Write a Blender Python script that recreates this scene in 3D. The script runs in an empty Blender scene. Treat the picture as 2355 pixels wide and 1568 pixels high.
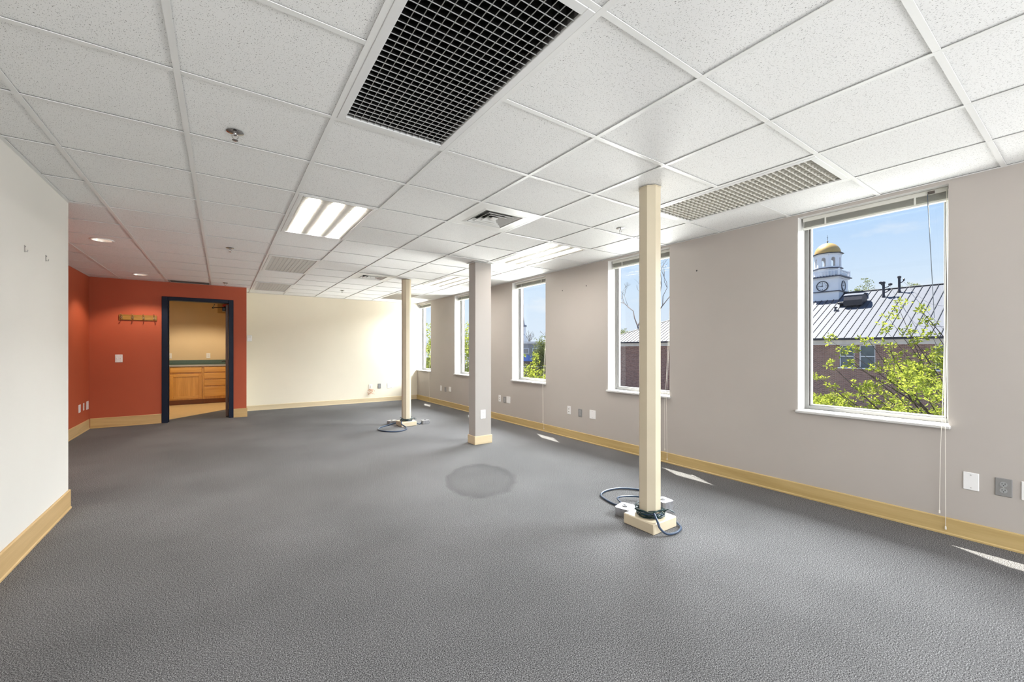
import bpy, math, random
from mathutils import Vector, Matrix, Quaternion, noise as mnoise

PI = math.pi
random.seed(7)
SC = bpy.context.scene
COL = SC.collection

# ------------------------------------------------------------------ camera
YAW = 0.6077
CAMZ = 1.26
cam = bpy.data.cameras.new('camera')
cam.sensor_width = 36.0
cam.lens = 36.0 * 957.3 / 2355.0
cam.shift_y = (803.0 - 784.0) / 2355.0
cam.clip_start = 0.02
cam.clip_end = 600
camo = bpy.data.objects.new('camera', cam)
COL.objects.link(camo)
camo.location = (0, 0, CAMZ)
camo.rotation_euler = (PI / 2, 0, -YAW)
SC.camera = camo

# ------------------------------------------------------------------ world / sky
SKY_STRENGTH = 0.79
world = bpy.data.worlds.new('sky')
SC.world = world
world.use_nodes = True
nt = world.node_tree
nt.nodes.clear()
w_out = nt.nodes.new('ShaderNodeOutputWorld')
w_bg = nt.nodes.new('ShaderNodeBackground')
w_tc = nt.nodes.new('ShaderNodeTexCoord')
w_sep = nt.nodes.new('ShaderNodeSeparateXYZ')
w_ramp = nt.nodes.new('ShaderNodeValToRGB')
w_map = nt.nodes.new('ShaderNodeMapping')
w_map.inputs['Scale'].default_value = (2.2, 2.2, 6.5)
w_noise = nt.nodes.new('ShaderNodeTexNoise')
w_noise.inputs['Scale'].default_value = 2.3
w_noise.inputs['Detail'].default_value = 6
w_noise.inputs['Roughness'].default_value = 0.55
w_cr = nt.nodes.new('ShaderNodeMapRange')
w_cr.inputs['From Min'].default_value = 0.56
w_cr.inputs['From Max'].default_value = 0.74
w_cr.inputs['To Min'].default_value = 0.0
w_cr.inputs['To Max'].default_value = 0.85
w_mix = nt.nodes.new('ShaderNodeMix')
w_mix.data_type = 'RGBA'
nt.links.new(w_tc.outputs['Generated'], w_sep.inputs[0])
nt.links.new(w_sep.outputs['Z'], w_ramp.inputs['Fac'])
e = w_ramp.color_ramp.elements
e[0].position = 0.0
e[0].color = (0.80, 0.88, 1.0, 1)
e[1].position = 1.0
e[1].color = (0.16, 0.33, 0.80, 1)
for pos, c in ((0.13, (0.70, 0.83, 1.0, 1)), (0.24, (0.50, 0.70, 1.0, 1)), (0.36, (0.37, 0.60, 1.0, 1)), (0.6, (0.24, 0.45, 0.92, 1))):
    el = e.new(pos)
    el.color = c
nt.links.new(w_tc.outputs['Generated'], w_map.inputs[0])
nt.links.new(w_map.outputs[0], w_noise.inputs['Vector'])
nt.links.new(w_noise.outputs['Fac'], w_cr.inputs['Value'])
nt.links.new(w_cr.outputs[0], w_mix.inputs['Factor'])
nt.links.new(w_ramp.outputs['Color'], w_mix.inputs['A'])
w_mix.inputs['B'].default_value = (0.93, 0.95, 1.0, 1)
nt.links.new(w_mix.outputs['Result'], w_bg.inputs['Color'])
w_bg.inputs['Strength'].default_value = SKY_STRENGTH
nt.links.new(w_bg.outputs[0], w_out.inputs[0])

# ------------------------------------------------------------------ sun
sun = bpy.data.lights.new('sun', 'SUN')
sun.energy = 14.0
sun.angle = math.radians(0.53)
sun.color = (1.0, 0.95, 0.86)
suno = bpy.data.objects.new('sun', sun)
COL.objects.link(suno)
suno.rotation_euler = Vector((-0.235, -0.50, -1.0)).to_track_quat('-Z', 'Y').to_euler()
suno.location = (20, 30, 40)

# ------------------------------------------------------------------ added fill lamps behind the camera and outside the windows
def area(name, loc, direction, sx, sy, watts, color):
    l = bpy.data.lights.new(name, 'AREA')
    l.shape = 'RECTANGLE'
    l.size = sx
    l.size_y = sy
    l.energy = watts
    l.color = color
    o = bpy.data.objects.new(name, l)
    COL.objects.link(o)
    o.location = loc
    o.rotation_euler = Vector(direction).to_track_quat('-Z', 'Y').to_euler()
    return o
REAR_Y = -3.0
for k, xc in enumerate((0.25, 2.75)):
    area('added_fill_rear', (xc, REAR_Y + 0.02, 1.50), (0, 1, 0), 2.1, 1.6, 74, (0.95, 0.97, 1.0))  # unseen lamps added at the rear wall to brighten the room
for k, yc in enumerate((-1.07,)):
    area('added_fill_side', (4.19, yc, 1.56), (-1, 0, 0), 0.88, 1.6, 22, (0.95, 0.97, 1.0))  # unseen lamp added in the side window to brighten the left wall
# unseen lamp strips added above and below the window front to brighten the room
area('added_fill_above_windows', (6.8, 3.7, 3.75), (-0.80, 0, -0.60), 12.0, 2.2, 3800, (0.93, 0.965, 1.0))
area('added_fill_below_windows', (7.2, 1.2, -0.30), (-0.80, 0, 0.60), 6.6, 1.6, 170, (1.0, 0.985, 0.955))
area('added_fill_below_windows_far', (7.2, 8.6, -0.30), (-0.80, 0, 0.60), 8.0, 1.6, 1250, (1.0, 0.985, 0.955))

# ------------------------------------------------------------------ view / render quality
SC.view_settings.view_transform = 'Standard'
SC.view_settings.look = 'None'
SC.view_settings.gamma = 1.0
SC.view_settings.use_curve_mapping = False
SC.view_settings.exposure = 0.40
SC.cycles.use_denoising = True
SC.cycles.use_adaptive_sampling = True
SC.cycles.adaptive_threshold = 0.04
SC.cycles.max_bounces = 6
SC.cycles.diffuse_bounces = 4
SC.cycles.glossy_bounces = 2
SC.cycles.transparent_max_bounces = 12
SC.cycles.sample_clamp_indirect = 4.0
SC.cycles.caustics_reflective = False
SC.cycles.caustics_refractive = False

# ================================================================== helpers
class MB:
    """collects shapes, builds ONE mesh object"""
    def __init__(self):
        self.v = []
        self.f = []
        self.mi = []
    def add(self, verts, faces, mi=0):
        o = len(self.v)
        self.v += [tuple(p) for p in verts]
        self.f += [tuple(i + o for i in fc) for fc in faces]
        self.mi += [mi] * len(faces)
        return self
    def box(self, x0, x1, y0, y1, z0, z1, mi=0):
        v = [(x0, y0, z0), (x1, y0, z0), (x1, y1, z0), (x0, y1, z0), (x0, y0, z1), (x1, y0, z1), (x1, y1, z1), (x0, y1, z1)]
        f = [(3, 2, 1, 0), (4, 5, 6, 7), (0, 1, 5, 4), (1, 2, 6, 5), (2, 3, 7, 6), (3, 0, 4, 7)]
        return self.add(v, f, mi)
    def bevbox(self, x0, x1, y0, y1, z0, z1, b=0.004, mi=0):
        """box with chamfered edges, 24 vertices"""
        b = min(b, (x1 - x0) * .49, (y1 - y0) * .49, (z1 - z0) * .49)
        import itertools
        vs = []
        idx = {}
        c = ((x0, x1), (y0, y1), (z0, z1))
        for sx, sy, sz in itertools.product((0, 1), repeat=3):
            s = (sx, sy, sz)
            for a in range(3):
                p = []
                for k in range(3):
                    q = c[k][s[k]]
                    if k != a:
                        q += b if s[k] == 0 else -b
                    p.append(q)
                idx[(s, a)] = len(vs)
                vs.append(tuple(p))
        fs = []
        cen = Vector(((x0 + x1) / 2, (y0 + y1) / 2, (z0 + z1) / 2))
        def face(ids):
            n = (Vector(vs[ids[1]]) - Vector(vs[ids[0]])).cross(Vector(vs[ids[2]]) - Vector(vs[ids[0]]))
            m = sum((Vector(vs[i]) for i in ids), Vector()) / len(ids)
            fs.append(tuple(ids) if n.dot(m - cen) > 0 else tuple(reversed(ids)))
        for a in range(3):
            for s in (0, 1):
                o = [k for k in range(3) if k != a]
                ids = []
                for u, w in ((0, 0), (1, 0), (1, 1), (0, 1)):
                    t = [0, 0, 0]
                    t[a] = s
                    t[o[0]] = u
                    t[o[1]] = w
                    ids.append(idx[(tuple(t), a)])
                face(ids)
        for a in range(3):
            o = [k for k in range(3) if k != a]
            for u in (0, 1):
                for w in (0, 1):
                    t0 = [0, 0, 0]
                    t1 = [0, 0, 0]
                    t1[a] = 1
                    for t in (t0, t1):
                        t[o[0]] = u
                        t[o[1]] = w
                    t0 = tuple(t0)
                    t1 = tuple(t1)
                    face([idx[(t0, o[0])], idx[(t1, o[0])], idx[(t1, o[1])], idx[(t0, o[1])]])
        for s in itertools.product((0, 1), repeat=3):
            face([idx[(s, 0)], idx[(s, 1)], idx[(s, 2)]])
        return self.add(vs, fs, mi)
    def prism(self, poly, z0, z1, mi=0, axis='z'):
        """poly: ccw list of 2D points extruded along an axis (z: xy, x: yz, y: xz)"""
        n = len(poly)
        def P(a, b, h):
            return {'z': (a, b, h), 'x': (h, a, b), 'y': (a, h, b)}[axis]
        v = [P(a, b, z0) for a, b in poly] + [P(a, b, z1) for a, b in poly]
        f = [tuple(range(n - 1, -1, -1)), tuple(range(n, 2 * n))]
        f += [(i, (i + 1) % n, n + (i + 1) % n, n + i) for i in range(n)]
        if axis == 'y':
            f = [tuple(reversed(q)) for q in f]
        return self.add(v, f, mi)
    def lathe(self, prof, seg=24, cx=0, cy=0, mi=0, axis='z', a0=0.0, cap=True):
        """prof: list of (r, z)"""
        v = []
        for r, z in prof:
            for k in range(seg):
                a = a0 + 2 * PI * k / seg
                x, y = cx + r * math.cos(a), cy + r * math.sin(a)
                v.append({'z': (x, y, z), 'x': (z, x, y), 'y': (x, z, y)}[axis])
        f = []
        m = len(prof)
        for i in range(m - 1):
            for k in range(seg):
                k2 = (k + 1) % seg
                f.append((i * seg + k, i * seg + k2, (i + 1) * seg + k2, (i + 1) * seg + k))
        if cap and prof[0][0] > 1e-6:
            f.append(tuple(range(seg - 1, -1, -1)))
        if cap and prof[-1][0] > 1e-6:
            f.append(tuple((m - 1) * seg + k for k in range(seg)))
        if axis == 'y':
            f = [tuple(reversed(q)) for q in f]
        return self.add(v, f, mi)
    def tube(self, path, r, seg=8, mi=0, closed=False):
        pts = [Vector(p) for p in path]
        n = len(pts)
        rs = r if isinstance(r, (list, tuple)) else [r] * n
        tang = []
        for i in range(n):
            if closed:
                d = pts[(i + 1) % n] - pts[i - 1]
            else:
                d = pts[min(i + 1, n - 1)] - pts[max(i - 1, 0)]
            tang.append(d.normalized() if d.length > 1e-9 else Vector((0, 0, 1)))
        up = Vector((0, 0, 1)) if abs(tang[0].z) < 0.9 else Vector((1, 0, 0))
        nrm = (up - tang[0] * up.dot(tang[0])).normalized()
        v = []
        for i in range(n):
            if i:
                q = tang[i - 1].rotation_difference(tang[i])
                nrm = q @ nrm
                nrm = (nrm - tang[i] * nrm.dot(tang[i])).normalized()
            b = tang[i].cross(nrm)
            for k in range(seg):
                a = 2 * PI * k / seg
                v.append(tuple(pts[i] + (nrm * math.cos(a) + b * math.sin(a)) * rs[i]))
        f = []
        for i in range(n if closed else n - 1):
            i2 = (i + 1) % n
            for k in range(seg):
                k2 = (k + 1) % seg
                f.append((i * seg + k, i * seg + k2, i2 * seg + k2, i2 * seg + k))
        if not closed:
            f.append(tuple(range(seg - 1, -1, -1)))
            f.append(tuple((n - 1) * seg + k for k in range(seg)))
        return self.add(v, f, mi)
    def moved(self, M):
        self.v = [tuple(M @ Vector(p)) for p in self.v]
        return self
    def mesh(self, name, mats, smooth=False):
        me = bpy.data.meshes.new(name)
        me.from_pydata(self.v, [], self.f)
        for m in (mats if isinstance(mats, (list, tuple)) else [mats]):
            me.materials.append(m)
        if isinstance(mats, (list, tuple)) and len(mats) > 1:
            me.polygons.foreach_set('material_index', self.mi)
        if smooth:
            me.polygons.foreach_set('use_smooth', [True] * len(me.polygons))
            try:
                me.set_sharp_from_angle(angle=math.radians(40))
            except Exception:
                pass
        me.update()
        return me
    def build(self, name, mats, parent=None, smooth=False, loc=None):
        o = bpy.data.objects.new(name, self.mesh(name, mats, smooth))
        COL.objects.link(o)
        if parent is not None:
            o.parent = parent
        if loc is not None:
            o.location = loc
        return o

def tag(o, label=None, cat=None, group=None, kind=None):
    if label:
        o['label'] = label
    if cat:
        o['category'] = cat
    if group:
        o['group'] = group
    if kind:
        o['kind'] = kind
    return o
def empty(name, loc=(0, 0, 0), rot=(0, 0, 0), kind=None):
    o = bpy.data.objects.new(name, None)
    COL.objects.link(o)
    o.location = loc
    o.rotation_euler = rot
    o.empty_display_size = 0.05
    if kind:
        o['kind'] = kind
    return o
def thing(name, label, cat, loc=(0, 0, 0), rot=(0, 0, 0), group=None):
    return tag(empty(name, loc, rot), label, cat, group)
def put(mesh, name, parent=None, loc=(0, 0, 0), rot=(0, 0, 0)):
    o = bpy.data.objects.new(name, mesh)
    COL.objects.link(o)
    o.parent = parent
    o.location = loc
    o.rotation_euler = rot
    return o
def copy_tree(o, parent=None):
    c = o.copy()
    COL.objects.link(c)
    c.parent = parent
    for ch in [x for x in o.children]:
        copy_tree(ch, c)
    return c
def spline(pts, n=8, closed=False):
    """Catmull-Rom through points"""
    P = [Vector(p) for p in pts]
    m = len(P)
    out = []
    rng = range(m) if closed else range(m - 1)
    for i in rng:
        p0 = P[i - 1] if (closed or i > 0) else P[0]
        p1 = P[i]
        p2 = P[(i + 1) % m]
        p3 = P[(i + 2) % m] if (closed or i + 2 < m) else P[-1]
        for k in range(n):
            t = k / n
            out.append(0.5 * ((2 * p1) + (p2 - p0) * t + (2 * p0 - 5 * p1 + 4 * p2 - p3) * t * t + (3 * p1 - p0 - 3 * p2 + p3) * t * t * t))
    if not closed:
        out.append(P[-1])
    return out

# ================================================================== materials
def nodes(name):
    m = bpy.data.materials.new(name)
    m.use_nodes = True
    n = m.node_tree
    b = n.nodes['Principled BSDF']
    return m, n, b
def mat(name, col, rough=0.6, metal=0.0, var=0.04, scale=6.0, bump=0.0, bscale=80.0, emit=None, estr=0.0, spec=0.4, stretch=(1, 1, 1)):
    """painted / plain surface with slight procedural variation"""
    m, n, b = nodes(name)
    tc = n.nodes.new('ShaderNodeTexCoord')
    mp = n.nodes.new('ShaderNodeMapping')
    mp.inputs['Scale'].default_value = stretch
    n.links.new(tc.outputs['Object'], mp.inputs[0])
    ns = n.nodes.new('ShaderNodeTexNoise')
    ns.inputs['Scale'].default_value = scale
    ns.inputs['Detail'].default_value = 4
    n.links.new(mp.outputs[0], ns.inputs['Vector'])
    cr = n.nodes.new('ShaderNodeValToRGB')
    cr.color_ramp.elements[0].position = 0.3
    cr.color_ramp.elements[1].position = 0.7
    lo = [max(0, c * (1 - var)) for c in col]
    hi = [min(1, c * (1 + var)) for c in col]
    cr.color_ramp.elements[0].color = (*lo, 1)
    cr.color_ramp.elements[1].color = (*hi, 1)
    n.links.new(ns.outputs['Fac'], cr.inputs['Fac'])
    n.links.new(cr.outputs[0], b.inputs['Base Color'])
    b.inputs['Roughness'].default_value = rough
    b.inputs['Metallic'].default_value = metal
    b.inputs['Specular IOR Level'].default_value = spec
    if bump:
        n2 = n.nodes.new('ShaderNodeTexNoise')
        n2.inputs['Scale'].default_value = bscale
        n2.inputs['Detail'].default_value = 3
        n.links.new(mp.outputs[0], n2.inputs['Vector'])
        bp = n.nodes.new('ShaderNodeBump')
        bp.inputs['Strength'].default_value = bump
        bp.inputs['Distance'].default_value = 0.002
        n.links.new(n2.outputs['Fac'], bp.inputs['Height'])
        n.links.new(bp.outputs[0], b.inputs['Normal'])
    if emit:
        b.inputs['Emission Color'].default_value = (*emit, 1)
        b.inputs['Emission Strength'].default_value = estr
    return m
def wood(name, c0, c1, rough=0.4, axis=0, scale=14.0):
    """grain runs along the given axis"""
    m, n, b = nodes(name)
    tc = n.nodes.new('ShaderNodeTexCoord')
    mp = n.nodes.new('ShaderNodeMapping')
    s = [1.0, 1.0, 1.0]
    s[axis] = 0.06
    mp.inputs['Scale'].default_value = s
    n.links.new(tc.outputs['Object'], mp.inputs[0])
    ns = n.nodes.new('ShaderNodeTexNoise')
    ns.inputs['Scale'].default_value = scale
    ns.inputs['Detail'].default_value = 8
    ns.inputs['Roughness'].default_value = 0.65
    ns.inputs['Distortion'].default_value = 0.6
    n.links.new(mp.outputs[0], ns.inputs['Vector'])
    cr = n.nodes.new('ShaderNodeValToRGB')
    cr.color_ramp.elements[0].position = 0.35
    cr.color_ramp.elements[1].position = 0.65
    cr.color_ramp.elements[0].color = (*c0, 1)
    cr.color_ramp.elements[1].color = (*c1, 1)
    n.links.new(ns.outputs['Fac'], cr.inputs['Fac'])
    n.links.new(cr.outputs[0], b.inputs['Base Color'])
    b.inputs['Roughness'].default_value = rough
    return m

M = {}
M['wall_greige'] = mat('greige wall paint', (0.45, 0.41, 0.375), 0.75, var=0.025, scale=1.5, bump=0.08, bscale=160)
M['wall_column'] = mat('pale greige column paint', (0.40, 0.372, 0.345), 0.75, var=0.02, scale=1.2)
M['wall_white'] = mat('warm white wall paint', (0.76, 0.735, 0.685), 0.75, var=0.02, scale=1.2, bump=0.08, bscale=160)
M['wall_cream'] = mat('cream wall paint', (0.82, 0.745, 0.60), 0.75, var=0.025, scale=1.2, bump=0.08, bscale=160)
M['wall_red'] = mat('terracotta wall paint', (0.44, 0.087, 0.034), 0.6, var=0.04, scale=2.0, bump=0.08, bscale=160)
M['wall_tan'] = mat('tan kitchen wall paint', (0.62, 0.47, 0.27), 0.7, var=0.03, scale=2.0)
M['reveal'] = mat('wall paint lightened for lit reveals', (0.66, 0.645, 0.62), 0.6, var=0.02, scale=3.0)  # lighter copy of the wall paint, window light on the reveals put into colour
M['trim_white'] = mat('white trim enamel', (0.58, 0.565, 0.545), 0.45, var=0.03, scale=5.0)
M['maple'] = wood('maple baseboard', (0.50, 0.33, 0.145), (0.62, 0.43, 0.21), 0.4, axis=1)
M['maple_x'] = wood('maple baseboard crosswise', (0.48, 0.30, 0.115), (0.60, 0.40, 0.17), 0.4, axis=0)
M['tan_base'] = wood('tan wood baseboard', (0.44, 0.31, 0.12), (0.55, 0.40, 0.18), 0.45, axis=1)
M['tan_base_x'] = wood('pale tan baseboard crosswise', (0.60, 0.48, 0.30), (0.68, 0.55, 0.36), 0.45, axis=0)
M['oak'] = wood('honey oak', (0.52, 0.24, 0.035), (0.66, 0.34, 0.065), 0.35, axis=0, scale=22)
M['oak_v'] = wood('honey oak upright grain', (0.50, 0.23, 0.032), (0.66, 0.33, 0.06), 0.35, axis=2, scale=22)
M['oak_dark'] = mat('dark oak toe kick', (0.20, 0.065, 0.014), 0.5, var=0.1)
M['rack_oak'] = wood('lacquered oak board', (0.22, 0.10, 0.014), (0.42, 0.23, 0.05), 0.3, axis=0, scale=30)
M['door_wood'] = wood('dark walnut door', (0.075, 0.026, 0.008), (0.12, 0.045, 0.014), 0.4, axis=2)
M['navy'] = mat('navy door frame enamel', (0.005, 0.010, 0.026), 0.45, var=0.1, spec=0.2)
M['black_metal'] = mat('black hardware', (0.012, 0.010, 0.010), 0.4, 0.3, var=0.1)
M['counter'] = mat('green laminate counter', (0.075, 0.115, 0.085), 0.4, var=0.2, scale=120)
M['vinyl'] = mat('yellow vinyl floor', (0.70, 0.53, 0.27), 0.35, var=0.05, scale=12)
M['post'] = mat('cream painted post', (0.58, 0.505, 0.37), 0.5, var=0.03, scale=4, bump=0.05)
M['block'] = mat('cream painted plinth block', (0.60, 0.51, 0.365), 0.5, var=0.05, scale=9)
M['tee'] = mat('white ceiling tee', (0.84, 0.84, 0.82), 0.45, var=0.01)
M['slab'] = mat('ceiling plenum slab', (0.75, 0.75, 0.73), 0.9, var=0.05)
M['louver_dark'] = mat('specular aluminium louver', (0.62, 0.61, 0.60), 0.16, 1.0, var=0.1, scale=30)
M['louver_edge'] = mat('pale louver edge', (0.40, 0.40, 0.39), 0.45, 0.2, var=0.03)
M['louver_cream'] = mat('cream louver', (0.66, 0.64, 0.58), 0.35, 0.0, var=0.04, scale=20)
M['louver_tan'] = mat('pale tan louver', (0.62, 0.57, 0.50), 0.35, 0.0, var=0.04, scale=20)
M['housing_dark'] = mat('dark lamp housing', (0.30, 0.29, 0.285), 0.4, 0.4, var=0.3, scale=14)
M['housing_pale'] = mat('pale lamp housing', (0.38, 0.37, 0.33), 0.6, var=0.06)
M['tube_off'] = mat('unlit fluorescent tube', (0.30, 0.30, 0.29), 0.3, var=0.03)
M['tube_on_left'] = mat('brightly lit fluorescent tube', (0.9, 0.9, 0.88), 0.4, emit=(1.0, 0.975, 0.94), estr=85.0, var=0.01)
M['tube_on'] = mat('lit fluorescent tube', (0.9, 0.9, 0.88), 0.4, emit=(1.0, 0.97, 0.93), estr=44.0, var=0.01)
M['fixture_white'] = mat('white fixture enamel', (0.80, 0.80, 0.79), 0.35, var=0.01)
M['can_lamp'] = mat('lit downlight lamp', (0.9, 0.85, 0.8), 0.4, emit=(1.0, 0.90, 0.76), estr=8.0, var=0.01)
M['can'] = mat('bright downlight reflector', (0.75, 0.72, 0.68), 0.25, 0.6, var=0.03)
M['diffuser_white'] = mat('white diffuser enamel', (0.78, 0.78, 0.75), 0.4, var=0.02)
M['duct_dark'] = mat('dark duct interior', (0.02, 0.02, 0.019), 0.7, var=0.2)
M['grille'] = mat('grey return grille', (0.36, 0.34, 0.32), 0.5, var=0.05)
M['chrome'] = mat('chrome', (0.50, 0.49, 0.48), 0.18, 1.0, var=0.05)
M['plate_white'] = mat('white plastic plate', (0.82, 0.81, 0.80), 0.35, var=0.01)
M['plate_ivory'] = mat('ivory plastic plate', (0.74, 0.71, 0.65), 0.4, var=0.01)
M['plate_grey'] = mat('grey plastic plate', (0.24, 0.235, 0.23), 0.4, var=0.02)
M['socket_grey'] = mat('grey socket face', (0.34, 0.34, 0.34), 0.4, var=0.02)
M['slot'] = mat('dark slot', (0.01, 0.01, 0.01), 0.6, var=0.1)
M['screw'] = mat('plate screw', (0.42, 0.41, 0.39), 0.35, 0.6, var=0.05)
M['alu'] = mat('pale aluminium window frame', (0.27, 0.265, 0.255), 0.4, 0.2, var=0.03)
M['alu_white'] = mat('off white window sash', (0.42, 0.415, 0.40), 0.4, var=0.02)
M['gasket'] = mat('dark bronze gasket', (0.10, 0.085, 0.075), 0.5, var=0.1)
M['blind'] = mat('pale blind slat', (0.70, 0.69, 0.63), 0.45, var=0.02)
M['cord'] = mat('pale blind cord', (0.78, 0.74, 0.66), 0.7, var=0.03)
M['wand'] = mat('smoky tilt wand', (0.10, 0.12, 0.15), 0.25, var=0.05)
M['cable_blue'] = mat('slate blue flexible cable', (0.030, 0.052, 0.095), 0.35, var=0.15, scale=30)
M['wire_green'] = mat('dark green wire', (0.008, 0.028, 0.030), 0.4, var=0.3, scale=30)
M['wire_orange'] = mat('orange wire', (0.55, 0.23, 0.10), 0.5, var=0.2, scale=30)
M['galv'] = mat('galvanised box', (0.34, 0.34, 0.355), 0.38, 0.6, var=0.2, scale=25)
M['brass'] = mat('polished brass', (0.70, 0.56, 0.28), 0.2, 1.0, var=0.05)
M['alarm_red'] = mat('red alarm casing', (0.45, 0.03, 0.025), 0.35, var=0.05)
M['beige'] = mat('beige backing board', (0.42, 0.27, 0.11), 0.6, var=0.03)
M['nail'] = mat('small dark wall anchor', (0.05, 0.045, 0.04), 0.5, var=0.1)
# exterior
M['roof_metal'] = mat('pale standing seam metal', (0.080, 0.088, 0.118), 0.6, 0.0, var=0.05, scale=0.6)
M['seam'] = mat('dark roof seam', (0.028, 0.03, 0.04), 0.5, 0.0, var=0.1)
M['gutter'] = mat('dark gutter', (0.03, 0.032, 0.04), 0.5, var=0.1)
M['ext_white'] = mat('white exterior paint', (0.86, 0.86, 0.88), 0.6, var=0.02, scale=2)
M['frieze'] = mat('weathered white frieze board', (0.78, 0.75, 0.72), 0.7, var=0.08, scale=3)
M['lead'] = mat('blue grey lead flashing', (0.075, 0.085, 0.12), 0.5, var=0.1)
M['gold'] = mat('gilded dome', (0.52, 0.33, 0.11), 0.5, 0.25, var=0.06, scale=3)
M['clock_black'] = mat('black clock ring', (0.03, 0.03, 0.045), 0.5, var=0.1)
M['vent_black'] = mat('dark roof vent metal', (0.03, 0.028, 0.04), 0.4, var=0.1)
M['glass_dark'] = mat('dark window glass', (0.14, 0.17, 0.20), 0.08, var=0.2, scale=1.5, spec=0.7)
M['bark'] = mat('brown bark', (0.075, 0.055, 0.045), 0.85, var=0.3, scale=12, bump=0.5, bscale=30)
M['bark_grey'] = mat('grey bark', (0.16, 0.13, 0.12), 0.85, var=0.3, scale=8)
M['asphalt'] = mat('asphalt and pavement', (0.13, 0.13, 0.13), 0.9, var=0.25, scale=0.4)
M['stucco_grey'] = mat('grey stucco', (0.30, 0.30, 0.31), 0.8, var=0.08, scale=2)
M['awning_blue'] = mat('blue awning cloth', (0.16, 0.25, 0.55), 0.6, var=0.1, scale=2)
M['shop_brown'] = mat('brown shopfront', (0.16, 0.12, 0.11), 0.7, var=0.2, scale=2)
M['slate_blue'] = mat('blue grey slate', (0.13, 0.16, 0.24), 0.6, var=0.1)
M['ext_wall'] = mat('outer brick face', (0.10, 0.085, 0.08), 0.85, var=0.2, scale=5)

def tile_material():
    m, n, b = nodes('fissured mineral ceiling tile')
    tc = n.nodes.new('ShaderNodeTexCoord')
    oi = n.nodes.new('ShaderNodeObjectInfo')
    mul = n.nodes.new('ShaderNodeMath')
    mul.operation = 'MULTIPLY'
    mul.inputs[1].default_value = 57.0
    n.links.new(oi.outputs['Random'], mul.inputs[0])
    cb = n.nodes.new('ShaderNodeCombineXYZ')
    n.links.new(mul.outputs[0], cb.inputs[0])
    n.links.new(mul.outputs[0], cb.inputs[1])
    va = n.nodes.new('ShaderNodeVectorMath')
    va.operation = 'ADD'
    n.links.new(tc.outputs['Object'], va.inputs[0])
    n.links.new(cb.outputs[0], va.inputs[1])
    # small worm-like fissures
    mp = n.nodes.new('ShaderNodeMapping')
    mp.inputs['Scale'].default_value = (1.0, 0.55, 1.0)
    mp.inputs['Rotation'].default_value = (0, 0, 0.6)
    n.links.new(va.outputs[0], mp.inputs[0])
    n1 = n.nodes.new('ShaderNodeTexNoise')
    n1.inputs['Scale'].default_value = 290
    n1.inputs['Detail'].default_value = 1.0
    n1.inputs['Distortion'].default_value = 0.7
    n.links.new(mp.outputs[0], n1.inputs['Vector'])
    r1 = n.nodes.new('ShaderNodeMapRange')
    r1.inputs['From Min'].default_value = 0.64
    r1.inputs['From Max'].default_value = 0.69
    n.links.new(n1.outputs['Fac'], r1.inputs['Value'])
    # round pin holes
    vo = n.nodes.new('ShaderNodeTexVoronoi')
    vo.inputs['Scale'].default_value = 170
    n.links.new(va.outputs[0], vo.inputs['Vector'])
    r2 = n.nodes.new('ShaderNodeMapRange')
    r2.inputs['From Min'].default_value = 0.17
    r2.inputs['From Max'].default_value = 0.10
    n.links.new(vo.outputs['Distance'], r2.inputs['Value'])
    n3 = n.nodes.new('ShaderNodeTexNoise')
    n3.inputs['Scale'].default_value = 40
    n.links.new(va.outputs[0], n3.inputs['Vector'])
    r3 = n.nodes.new('ShaderNodeMapRange')
    r3.inputs['From Min'].default_value = 0.48
    r3.inputs['From Max'].default_value = 0.60
    n.links.new(n3.outputs['Fac'], r3.inputs['Value'])
    mm = n.nodes.new('ShaderNodeMath')
    mm.operation = 'MULTIPLY'
    n.links.new(r2.outputs[0], mm.inputs[0])
    n.links.new(r3.outputs[0], mm.inputs[1])
    mx = n.nodes.new('ShaderNodeMath')
    mx.operation = 'MAXIMUM'
    n.links.new(r1.outputs[0], mx.inputs[0])
    n.links.new(mm.outputs[0], mx.inputs[1])
    mix = n.nodes.new('ShaderNodeMix')
    mix.data_type = 'RGBA'
    mix.inputs['A'].default_value = (0.90, 0.90, 0.885, 1)
    mix.inputs['B'].default_value = (0.36, 0.35, 0.34, 1)
    n.links.new(mx.outputs[0], mix.inputs['Factor'])
    n.links.new(mix.outputs['Result'], b.inputs['Base Color'])
    b.inputs['Roughness'].default_value = 0.95
    b.inputs['Specular IOR Level'].default_value = 0.1
    bp = n.nodes.new('ShaderNodeBump')
    bp.inputs['Strength'].default_value = 0.4
    bp.inputs['Distance'].default_value = 0.002
    bp.invert = True
    n.links.new(mx.outputs[0], bp.inputs['Height'])
    n.links.new(bp.outputs[0], b.inputs['Normal'])
    return m
M['tile'] = tile_material()

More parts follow.
